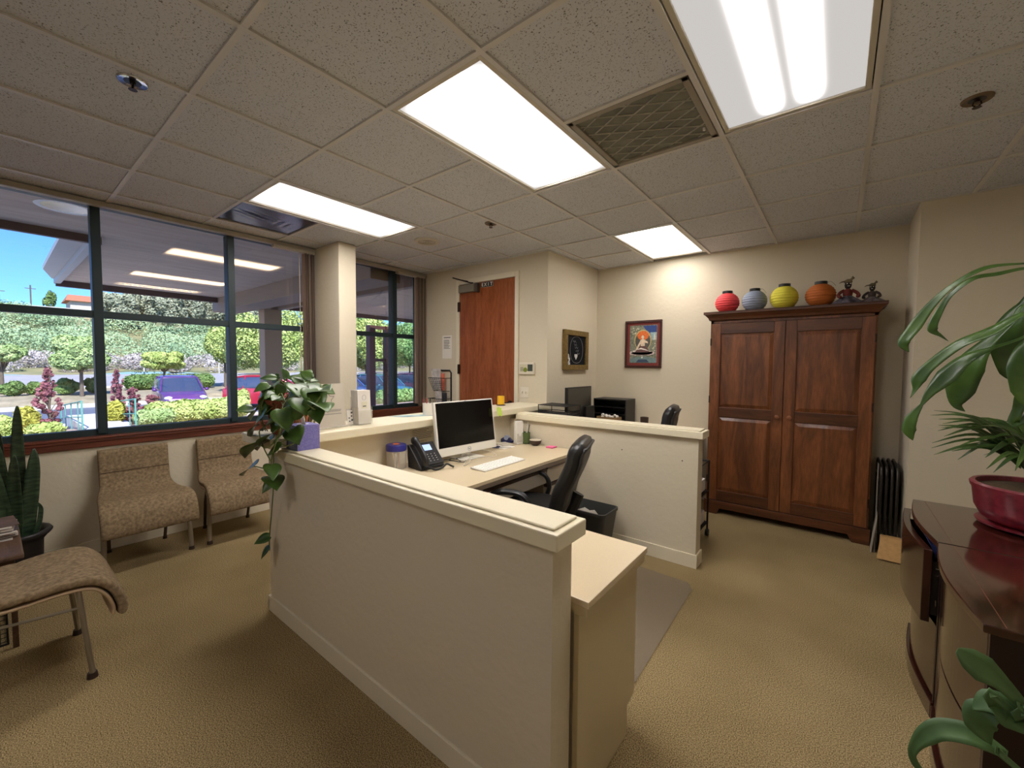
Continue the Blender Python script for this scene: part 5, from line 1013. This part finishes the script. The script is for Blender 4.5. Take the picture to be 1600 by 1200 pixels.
for k, cc in enumerate(MGC):
    z = .4925 + k * .0066; a = r.uniform(-.12, .12); ob = MB().box(-.11, .11, -.145, .145, 0, .006).build('magazine', mat('mag_%d' % k, cc, .5, var=.3, vscale=14))
    ob.location = (.52 + r.uniform(-.015, .015), -.69 + r.uniform(-.012, .012), z); ob.rotation_euler = (0, 0, a)
    tag(ob, ['bottom', 'second from bottom', 'third from bottom', 'fourth from bottom', 'fifth from bottom', 'sixth from bottom', 'sixth from top', 'fifth from top', 'fourth from top', 'third from top', 'second from top', 'topmost'][k] + ' magazine of the stack on the side table', 'magazine', 'magazines stacked on the side table')
# mesh basket below table
e = thing('wire_basket', 'dark wire mesh basket under the side table', 'basket', (.56, -.84, 0)); m = MB()
for z in (.006, .10, .30): m.tube([(-.27, -.25, z), (.27, -.25, z), (.27, .25, z), (-.27, .25, z), (-.27, -.25, z)], .006, 6)
m.build('rim_wires', BLACKM, e); m = MB()
for k in range(22):
    t = -.27 + .54 * k / 21; m.tube([(t, .25, .006), (t, .25, .30)], .0018, 4); m.tube([(t, -.25, .006), (t, -.25, .30)], .0018, 4); m.tube([(.27, t * .92, .006), (.27, t * .92, .30)], .0018, 4); m.tube([(-.27, t * .92, .006), (-.27, t * .92, .30)], .0018, 4)
for k in range(12):
    z = .02 + .28 * k / 12; m.tube([(-.27, -.25, z), (.27, -.25, z), (.27, .25, z), (-.27, .25, z), (-.27, -.25, z)], .0018, 4)
m.build('mesh_wires', BLACKM, e)
# snake plant
e = thing('snake_plant', 'tall dark snake plant in a black woven rim pot under the window', 'plant', (.02, -.545, 0)); o = e.location
MB().lathe([(.0001, 0), (.11, .0), (.125, .02), (.135, .30), (.16, .335), (.172, .345), (.178, .36), (.17, .372), (.150, .368), (.14, .345), (.128, .31), (.0001, .30)], n=40, wob=lambda a, j: .012 * math.sin(a * 18) if j > 3 else 0).build('pot', mat('black_pot', (34, 32, 34), .45, bump=.4, bscale=60), e, smooth='all')
SN = mat('snake_leaf', (24, 40, 30), .35, rgb2=(66, 88, 62), vscale=7, stretch=(2, 2, 9)); m = MB()
for (x, y, h_, w_, lean, nrx) in ((.02, .03, .90, .034, (-.02, .015), .2), (.03, .055, .62, .036, (.03, .05), .6), (-.03, .0, .72, .036, (-.05, -.03), -.4), (-.02, -.06, .8, .036, (0, -.06), .1), (.06, -.02, .55, .034, (.05, -.04), .8), (.0, -.03, .66, .036, (.02, -.01), .3), (.05, .01, .60, .034, (.07, .01), .1), (-.06, -.04, .5, .03, (-.1, -.08), .5)):
    b = Vector((.02 + x, -.545 + y, .29)); blade(m, [b, b + Vector((lean[0] * .4, lean[1] * .4, h_ * .4)), b + Vector((lean[0] * .9, lean[1] * .9, h_ * .8)), b + Vector((lean[0], lean[1], h_))], [w_ * .75, w_, w_ * 1.05, w_ * .9, w_ * .6, .004], normal=(1, nrx - .5, 0), fold=.3, n=6, twist=.2)
b = Vector((.06, -.49, .30)); blade(m, [b, b + Vector((.02, .05, .08)), b + Vector((.0, .07, .2)), b + Vector((.0, .055, .25))], [.008, .014, .012, .002], normal=(1, -.5, 0), n=6)
m.build('foliage', SN, e, o, smooth='all', solid=.003)
# ============================================================ OUTDOORS
def ground_z(x, y):
    def L(pts, x):
        for (a, za), (b, zb) in zip(pts[:-1], pts[1:]):
            if b <= x <= a: t = (a - x) / (a - b); t = t * t * (3 - 2 * t); return za + (zb - za) * t
        return pts[-1][1]
    return L([(0, -.15), (-8, -.15), (-11.5, -.40), (-14.5, -.62), (-16, -.82), (-24.5, -.82), (-26, -.40), (-28, -.30), (-33, -.22), (-36, -.05), (-48, .2), (-58, 1.0), (-72, 3.4), (-90, 7.5), (-110, 10.8), (-160, 12.0)], x)
rows = []
xs = [-.46, -4, -8, -10, -11.5, -13, -14.5, -15.5, -16, -20, -24.5, -25, -25.5, -26, -28, -33, -36, -48, -54, -60, -66, -72, -80, -90, -100, -110, -130, -160]
def groundstrip(name, xa, xb, m, ny=40, bumpy=0):
    X = sorted({xa, xb} | {x for x in xs if xb < x < xa} | ({xa + (xb - xa) * i / 24 for i in range(25)} if bumpy else set()), reverse=True); r = random.Random(1)
    MB().sheet([[(x, y, ground_z(x, y) + bumpy * (r.random() - .5)) for y in [-60 + 160 * j / ny for j in range(ny + 1)]] for x in X]).build(name, m, smooth='all')['kind'] = 'structure'
CONC = mat('concrete', (206, 204, 206), .85, var=.08, vscale=3)
MULCH = mat('bark_mulch', (186, 160, 148), .95, var=.25, vscale=6); ASPH = mat('asphalt', (96, 102, 122), .8, var=.06, vscale=2); HILLG = mat('dry_hill_soil', (150, 138, 104), .95, rgb2=(104, 112, 74), vscale=.25)
BED = mat('planting_bed', (150, 138, 116), .95, var=.25, vscale=2)
groundstrip('ground_path', -.46, -9.5, CONC); groundstrip('ground_bed', -9.5, -15.5, MULCH); groundstrip('ground_parking', -15.5, -24.8, ASPH); groundstrip('ground_far_bed', -24.8, -33, BED); groundstrip('ground_street', -33, -50, mat('street_pale', (160, 156, 158), .8, var=.08, vscale=.6)); groundstrip('ground_hill', -50, -160, HILLG, bumpy=.5)
struct(MB().box(-15.75, -15.5, -60, 100, -.9, -.66).box(-25.0, -24.75, -60, 100, -.9, -.60).box(-33.2, -33, -60, 100, -.4, -.12).build('trim_curb', mat('curb_pale', (200, 192, 184), .8)))
struct(MB().box(-16.4, -10.2, 1.02, 1.92, -.85, -.36).box(-18, -16.4, 1.02, 1.92, -.9, -.80).build('ground_walkway', mat('walkway_pale', (206, 200, 198), .85)))
LINE = mat('paint_line', (220, 216, 206), .7); m = MB()
for y in (-3.2, .4, 3.4, 6.4, 9.4, 12.4, 15.4): m.prism([(-16.2, y, -.815), (-20.4, y + .0, -.815), (-20.4, y + .1, -.815), (-16.2, y + .1, -.815)], (0, 0, .004))
for y in (-3, 0, 3, 6, 9, 12): m.prism([(-21.8, y, -.815), (-24.4, y + .4, -.815), (-24.4, y + .5, -.815), (-21.8, y + .1, -.815)], (0, 0, .004))
struct(m.build('ground_parking_lines', LINE))
# soffit, canopy, beam, posts
SOF = mat('soffit_boards', (190, 170, 150), .8, var=.10, vscale=1.2, stretch=(9, 1.2, 1)); BEAMM = mat('beam_paint', (140, 122, 106), .7); FASC = mat('fascia_light', (176, 176, 174), .6)
struct(MB().box(-2.1, -.45, -12, 30, 2.82, 2.90).box(-5.96, -2.1, .20, 30, 2.82, 2.90).build('ceiling_canopy', SOF))
struct(MB().box(-2.16, -2.10, -12, .20, 2.74, 3.0).box(-6.04, -5.96, .14, 30, 2.72, 3.0).build('trim_fascia_dark', mat('fascia_brown', (92, 72, 68), .7)))
struct(MB().prism([(-2.16, -.07, 2.84), (-5.1, -.05, 2.84), (-6.04, .10, 2.84), (-6.04, .19, 2.84), (-2.16, .19, 2.84)], (0, 0, .06)).box(-6.04, -2.16, .12, .19, 2.76, 2.839).build('trim_fascia', FASC))
struct(MB().box(-2.12, -.46, -12, .2, 3.0, 3.1).box(-6.0, -.46, .2, 30, 3.0, 3.1).build('ceiling_canopy_roof', mat('roofing', (80, 76, 74), .9)))
struct(MB().box(-6.3, -.46, 2.40, 2.85, 2.55, 2.82).box(-6.3, -.46, 3.30, 3.42, 2.62, 2.82).build('trim_beam', BEAMM, bevel=.01))
tag(bx('porch_post', mat('post_taupe', (176, 146, 118), .7), -5.66, -5.36, 3.05, 3.40, -.15, 2.62, None, (-5.5, 3.25, -.15), bevel=.01), 'square taupe porch post seen through the window above the plant', 'post')
e = thing('entry_door_frame', 'brown framed glass entry seen through the window right of the pillar', 'door frame', (-7.2, 7.2, -.15)); o = e.location
BRF = mat('brown_entry_frame', (74, 48, 44), .5)
for (px, py) in ((-6.6, 6.38), (-6.6, 6.95)): bx('frame_post', BRF, px - .10, px + .10, py - .09, py + .09, -.14, 2.60, e, o)
MB().box(-6.63, -6.57, 6.47, 6.86, 1.55, 1.63).box(-6.63, -6.57, 6.47, 6.86, 2.5, 2.6).box(-6.63, -6.57, 6.47, 6.86, -.14, .04).build('rails', BRF, e, o)
bx('glass_panel', GLASS, -6.603, -6.598, 6.47, 6.86, .05, 1.54, e, o)
e = thing('recessed_downlight', 'round recessed downlight in the outdoor soffit at upper left', 'downlight', (-1.17, -.14, 2.82))
MB().lathe([(.15, -.001), (.19, -.004), (.19, .0)], n=32).build('trim_ring', mat('downlight_white', (220, 218, 212), .4), e, smooth=True)
MB().lathe([(.15, -.0015), (.12, -.002), (.0001, -.003)], n=32).build('reflector', mat('downlight_refl', (150, 146, 140), .2, .8), e, smooth=True)
# foliage clouds
def cloud(centers, n, size, seed, flat=1.0):
    r = np.random.RandomState(seed); V = []; F = []
    cs = np.array([c_[:3] for c_ in centers]); rs = np.array([c_[3:6] for c_ in centers]); wgt = (rs[:, 0] * rs[:, 1] * rs[:, 2]) ** (2 / 3.); wgt /= wgt.sum()
    idx = r.choice(len(cs), n, p=wgt); d = r.normal(size=(n, 3)); d /= np.linalg.norm(d, axis=1)[:, None]
    p = cs[idx] + d * rs[idx] * (r.uniform(.55, 1.0, (n, 1)) ** .5)
    nrm = d + r.normal(size=(n, 3)) * .55; nrm /= np.linalg.norm(nrm, axis=1)[:, None]
    t = np.cross(nrm, r.normal(size=(n, 3))); t /= np.linalg.norm(t, axis=1)[:, None]; b = np.cross(nrm, t); s = size * r.uniform(.6, 1.4, (n, 1))
    q = np.stack([p - t * s, p - b * s * .6 * flat, p + t * s, p + b * s * .6 * flat], 1).reshape(-1, 3)
    return q, np.arange(4 * n).reshape(n, 4)
def cloudobj(name, centers, n, size, seed, m, parent=None, o=(0, 0, 0)):
    q, f = cloud(centers, n, size, seed); q = q - np.array(tuple(o))
    me = bpy.data.meshes.new(name); me.vertices.add(len(q)); me.vertices.foreach_set('co', q.ravel()); me.loops.add(len(f) * 4); me.loops.foreach_set('vertex_index', f.ravel()); me.polygons.add(len(f)); me.polygons.foreach_set('loop_start', np.arange(len(f)) * 4); me.update(calc_edges=True); me.materials.append(m)
    ob = bpy.data.objects.new(name, me); C.objects.link(ob)
    if parent: ob.parent = parent
    else: ob.location = tuple(o)
    return ob
def fol(name, a, b, sc=3): return mat(name, a, .8, rgb2=b, vscale=sc, spec=.2)
LIME = fol('foliage_lime', (148, 168, 86), (200, 210, 134), 1.2); GRN = fol('foliage_green', (104, 146, 84), (150, 182, 116), 1.2); PALE = fol('foliage_pale', (140, 168, 104), (184, 200, 140), 1.2)
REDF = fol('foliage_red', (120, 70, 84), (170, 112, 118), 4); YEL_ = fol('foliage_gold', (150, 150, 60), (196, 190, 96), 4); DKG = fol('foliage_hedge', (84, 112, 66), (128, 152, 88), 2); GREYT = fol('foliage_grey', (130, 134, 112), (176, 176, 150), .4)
BARK = mat('bark', (104, 92, 82), .9)
def blobs(x, y, z, rx, ry, rz, k, seed, sub=.45):
    r = random.Random(seed); out = [(x, y, z, rx * .72, ry * .72, rz * .72)]
    for i in range(k): a = r.uniform(0, 6.283); h_ = r.uniform(-.7, .85); w_ = math.sqrt(1 - h_ * h_ * .8); out.append((x + rx * .66 * w_ * math.cos(a), y + ry * .66 * w_ * math.sin(a), z + rz * .66 * h_, rx * sub, ry * sub, rz * sub))
    return out
labels = {
 'maple_tree': ['tall dark red maple left of the handrails, through the window', 'small dark red maple right of the first mullion beyond the walkway', 'spreading low dark red maple in front of the purple car', 'young dark red maple between gold bush and purple car'],
 'street_tree': ['small round lime tree with thin trunk behind the purple car', 'pale green tree with visible trunk left of the first mullion', 'green tree at far left edge of the window', 'big lime green tree seen right of the second mullion', 'lime green tree just left of the second mullion', 'lime green tree behind the porch post', 'bright green tree seen right of the pillar', 'dense green tree at the right side of the narrow window', 'green tree mostly hidden behind the pillar'],
 'hill_tree': ['grey green hill tree, leftmost under the canopy edge', 'grey green hill tree, second from left under the canopy edge', 'grey green hill tree in the middle of the row', 'grey green hill tree right of the middle of the row', 'grey green hill tree near the second mullion', 'grey green hill tree behind the lime tree at right of the row', 'distant green hill tree against blue sky in narrow window'],
 'bush': ['round gold bush left of the red maple', 'round gold bush right of the first mullion', 'bright green bush at bottom left of the window', 'dark green hedge bush left of the pale tree trunk', 'dark green hedge bush right of the pale tree trunk', 'dark hedge bush at far left beyond the parking', 'dark hedge bush beside the far left tree trunk', 'round lime bush right of the second mullion', 'low green bush under the red maple']}
cnt = {}
for gi, (nm, x, y, z0, z1, hw) in enumerate(GREENERY):
    k = cnt.get(nm, 0); cnt[nm] = k + 1; zg = ground_z(x, y) - .02
    e = thing(nm, labels[nm][k], 'bush' if nm == 'bush' else 'tree', (x, y, zg), group={'maple_tree': 'red maples outside', 'street_tree': 'parking lot trees', 'hill_tree': 'trees on the hill', 'bush': 'bushes outside'}[nm]); o = e.location
    Hh = z1 - zg
    if nm == 'bush':
        m_ = YEL_ if k < 2 else (LIME if k in (2, 7, 8) else DKG); cloudobj('foliage', blobs(x, y, (zg + z1) / 2 + .02, hw, hw, Hh / 2, 8, gi), 3200, .05 if x > -20 else .09, gi, m_, e, o)
        cloudobj('inner_foliage', [(x, y, (zg + z1) / 2, hw * .8, hw * .8, Hh * .42)], 900, .10, gi + 50, m_, e, o)
    elif nm == 'maple_tree':
        r = random.Random(gi); B = []
        for i in range(64): h_ = r.random() ** .8; w_ = hw * (1.5 - 1.1 * h_); a = r.uniform(0, 6.28); q = r.uniform(.1, .9); B.append((x + w_ * q * math.cos(a), y + w_ * q * math.sin(a), zg + Hh * (.15 + .80 * h_), w_ * r.uniform(.15, .3), w_ * r.uniform(.15, .3), Hh * .035))
        cloudobj('foliage', B, 3600, .035, gi, REDF, e, o)
        t = MB(); t.tube([(x, y, zg), (x + .03, y + .03, zg + Hh * .9)], [.03, .008], 6)
        for b_ in B: t.tube([(x + .01, y + .01, max(zg, b_[2] - .35)), b_[:3]], [.012, .004], 4)
        t.build('trunk', BARK, e, o)
    else:
        far = nm == 'hill_tree'; round_ = nm == 'street_tree' and k == 0
        cz = zg + Hh * (.62 if not far else .52); rz = Hh * (.40 if not far else .5)
        if nm == 'street_tree' and k < 3: cz = z1 - hw * .62 if k != 1 else zg + Hh * .66; rz = (z1 - cz)
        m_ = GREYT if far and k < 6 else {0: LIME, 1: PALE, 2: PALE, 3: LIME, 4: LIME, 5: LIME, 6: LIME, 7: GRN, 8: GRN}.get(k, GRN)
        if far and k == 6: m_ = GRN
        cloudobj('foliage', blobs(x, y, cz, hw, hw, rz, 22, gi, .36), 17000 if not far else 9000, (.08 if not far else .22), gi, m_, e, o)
        t = MB(); t.tube([(x, y, zg), (x + .04, y, zg + (cz - zg) * .5), (x, y + .05, cz)], [.09 if not far else .3, .07 if not far else .25, .04], 8)
        r = random.Random(gi)
        for i in range(7): a = i * .9; t.tube([(x + .02, y, zg + (cz - zg) * .55), (x + hw * .5 * math.cos(a), y + hw * .5 * math.sin(a), cz + rz * r.uniform(-.3, .4))], [.045, .012], 5)
        t.build('trunk', BARK, e, o)
# clipped hedges
def hedge(x, y0, y1, z1, dx, lb, m_, sz, n, seed):
    r = random.Random(seed); B = []; k = int((y1 - y0) / (dx * .8)) + 1; zg = ground_z(x, 0)
    for i in range(k): B.append((x + r.uniform(-.1, .1), y0 + (y1 - y0) * (i + .5) / k, (zg + z1) / 2 - .02 + r.uniform(-.03, .03), dx, dx * .9, (z1 - zg) / 2))
    tag(cloudobj('hedge', B, n, sz, seed, m_, None, (x, (y0 + y1) / 2, zg)), lb, 'hedge')
hedge(-12.6, 2.55, 5.1, .28, .42, 'bright lime clipped hedge in front of the parking lot', LIME, .05, 16000, 91)
hedge(-12.3, 2.2, 2.9, .05, .3, 'paler mixed shrub at left end of the lime hedge', PALE, .05, 4000, 92)
hedge(-30.2, 4.9, 8.9, .74, .7, 'long low hedge beyond the parking lot', DKG, .09, 14000, 93)
hedge(-14.9, 12.2, 18, .12, .35, 'green hedge beyond the walk in the narrow window', GRN, .08, 10000, 94)
# hillside scrub (uncountable)
r = random.Random(21); B = []
for i in range(130):
    x = -r.uniform(60, 95); y = r.uniform(-14, 62); B.append((x, y, ground_z(x, y) + .9, r.uniform(1.6, 3.4), r.uniform(1.6, 3.4), r.uniform(1.1, 2.2)))
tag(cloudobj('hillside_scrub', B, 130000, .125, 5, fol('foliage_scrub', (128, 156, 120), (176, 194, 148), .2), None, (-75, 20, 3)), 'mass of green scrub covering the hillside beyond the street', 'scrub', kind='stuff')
B = []
for i in range(60):
    x = -r.uniform(51, 58); y = r.uniform(-8, 50); B.append((x, y, ground_z(x, y) + .7, 1.1, 1.3, .9))
tag(cloudobj('dry_brush', B, 26000, .10, 6, fol('foliage_dry', (160, 150, 150), (200, 190, 186), .5), None, (-54, 20, 1)), 'grey dry brush along the foot of the hill', 'brush', kind='stuff')
for i, (x, y, lb) in enumerate(((-50.5, 9.2, 'white fence post at the foot of the hill, left of the lime tree'), (-50.5, 15.6, 'white fence post at the foot of the hill, right of the round lime tree'))):
    MB_ = MB().cyl((x, y, ground_z(x, y) - .1), (x, y, ground_z(x, y) + 2.0), .05, n=8); tag(MB_.build('fence_post', mat('white_post', (214, 210, 206), .6), None, (x, y, 0)), lb, 'post')
# house, rail, poles on the hill
e = thing('hill_house', 'distant house with terracotta roof on the hilltop', 'house', (-104, 12, ground_z(-104, 12) - .2)); o = e.location
MB().box(-107, -101, 8.8, 18, o[2], 12.0).build('wall', mat('house_wall', (206, 198, 186), .8), e, o)
MB().prism([(-107.6, 8.2, 12.0), (-100.4, 8.2, 12.0), (-104, 8.8, 13.4)], (0, 10, 0)).build('roof', mat('clay_tile', (176, 112, 84), .8), e, o)
e = thing('guard_rail', 'pale roadside guard rail along the hill crest', 'guard rail', (-92, 0, ground_z(-92, 0))); o = e.location
MB().box(-92.1, -92, -30, 12, o[2] + 2.0, o[2] + 2.35).box(-92.1, -92, -30, 12, o[2] + 1.2, o[2] + 1.4).build('rail', mat('rail_pale', (196, 192, 190), .6), e, o)
for k in range(9): bx('rail_post', MATS['rail_pale'], -92.3, -92.1, -29 + k * 5, -28.7 + k * 5, o[2] - .1, o[2] + 2.4, e, o)
for y, h_, lb in ((4.2, 5.0, 'utility pole on the hill left of the house'), (1.0, 4.2, 'utility pole on the hill at far left')):
    zg = ground_z(-98, y); q = MB(); q.cyl((-98, y, zg), (-98, y, zg + h_), .09, n=8); q.box(-98.05, -97.95, y - .6, y + .6, zg + h_ - .6, zg + h_ - .5); tag(q.build('utility_pole', BARK, None, (-98, y, zg)), lb, 'utility pole')
tag(cloudobj('hill_pine', blobs(-99, 6.3, 11.4, .8, .8, 1.9, 8, 77), 1500, .15, 77, DKG, None, (-99, 6.3, 11)), 'small dark conifer on the hilltop beside the house', 'tree')
# teal handrails by the steps
TEAL = mat('teal_rail', (92, 156, 146), .5)
for y, lb in ((.93, 'teal metal handrail on left side of the pale walkway'), (2.0, 'teal metal handrail on right side of the pale walkway')):
    q = MB(); q.tube([(-16.6, y, -.80), (-16.6, y, -.02), (-15.6, y, .06), (-11.6, y, .42), (-11.6, y, -.42)], .02, 8); q.tube([(-16.6, y, -.45), (-15.6, y, -.35), (-11.6, y, .0)], .014, 8)
    for k in range(3): x = -12.4 - k * 1.5; q.tube([(x, y, ground_z(x, y) - .02), (x, y, .42 - (abs(x) - 11.6) * .09)], .014, 6)
    tag(q.build('handrail', TEAL, None, (-14, y, -.6)), lb, 'handrail')
# cars
def car(label, loc, rz, rgb, k):
    e = thing('parked_car', label, 'car', loc, rz); P_ = mat('car_paint_%d' % k, rgb, .25, .3, coat=.8); G_ = mat('car_glass', (54, 66, 92), .08, spec=.9); TY = mat('tyre', (28, 28, 30), .8)
    # x forward, half width .88
    def loft(secs, nm, m_, par=e):
        rows = []
        for x, w0, z0, w1, z1 in secs:
            rows.append([(x, -w0, z0), (x, -w0 * 1.02, (z0 + z1) / 2), (x, -w1, z1 - .03), (x, -w1 + .06, z1), (x, w1 - .06, z1), (x, w1, z1 - .03), (x, w0 * 1.02, (z0 + z1) / 2), (x, w0, z0), (x, -w0, z0)])
        q = MB(); q.sheet(rows); q.f.append(tuple(range(8))); q.f.append(tuple(range(len(q.v) - 9, len(q.v) - 1))); q.m += [0, 0]; return q.build(nm, m_, par, smooth=True)
    loft([(-2.15, .72, .42, .70, .80), (-2.10, .84, .28, .80, 1.0), (-1.5, .88, .22, .86, 1.02), (0, .89, .20, .87, 1.0), (.9, .88, .20, .85, .98), (1.7, .86, .22, .80, .88), (2.1, .78, .30, .70, .72), (2.18, .66, .36, .60, .62)], 'body', P_)
    cab = loft([(-2.0, .80, .98, .66, 1.10), (-1.75, .82, .98, .64, 1.52), (-1.2, .83, .98, .66, 1.60), (0, .83, .98, .66, 1.62), (.35, .83, .96, .65, 1.55), (1.15, .80, .92, .72, .96)], 'cabin_glass', G_)
    loft([(-1.72, .655, 1.52, .64, 1.58), (-1.2, .675, 1.56, .66, 1.66), (0, .675, 1.57, .66, 1.67), (.28, .665, 1.53, .65, 1.62)], 'roof', P_)
    q = MB()
    for s in (-1, 1):
        for a, b in (((.36, .66, 1.56), (1.12, .80, .95)), ((-.25, .67, 1.6), (-.25, .845, .98)), ((-1.15, .67, 1.6), (-1.25, .845, .98)), ((-1.73, .65, 1.55), (-1.98, .81, 1.0))): q.tube([(a[0], s * a[1], a[2]), (b[0], s * b[1], b[2])], .035, 6)
    q.build('pillars', P_, e)
    for x in (-1.35, 1.30):
        for s in (-1, 1):
            w_ = MB(); w_.cyl((x, s * .70, .33), (x, s * .90, .33), .33, n=24); wo_ = w_.build('wheel', TY, e, smooth=True); MB().cyl((x, s * .895, .33), (x, s * .91, .33), .21, n=20).build('hub_cap', CHROME, wo_)
    q = MB()
    for s in (-1, 1): q.ell((2.02, s * .62, .70), (.14, .16, .09), 12, 8)
    q.build('headlights', mat('headlight', (225, 225, 228), .15), e, smooth='all')
    q = MB()
    for s in (-1, 1): q.ell((-2.1, s * .66, .82), (.05, .1, .12), 10, 8)
    q.build('tail_lights', mat('tail_light', (150, 30, 34), .3), e, smooth='all')
    MB().box(2.12, 2.20, -.40, .40, .50, .64).build('grille', mat('car_grille', (60, 62, 70), .3, .6), e, bevel=.02)
    q = MB()
    for s in (-1, 1): q.ell((.75, s * .97, 1.02), (.07, .10, .07), 10, 8)
    q.build('mirrors', P_, e, smooth='all')
    q = MB()
    for s in (-1, 1): q.tube([(-1.5, s * .56, 1.68), (-1.3, s * .56, 1.71), (.0, s * .56, 1.72), (.15, s * .56, 1.68)], .02, 6)
    q.build('roof_rails', BLACK, e)
    return e
car('purple parked car facing the building, seen left of the second mullion', (-20.9, 5.15, -.82), math.radians(-6), (104, 60, 130), 1)
car('red parked car partly hidden behind the plant', (-19.6, 8.9, -.82), math.radians(60), (190, 40, 66), 2)
car('blue parked car behind the plant leaves near the brown blind', (-19.2, 12.5, -.82), math.radians(10), (70, 100, 160), 3)
car('teal parked car seen right of the pillar', (-18.2, 14.7, -.82), math.radians(10), (70, 130, 150), 4)
car('dark maroon parked car between the brown entry posts', (-19.0, 18.2, -.82), math.radians(5), (110, 70, 90), 5)
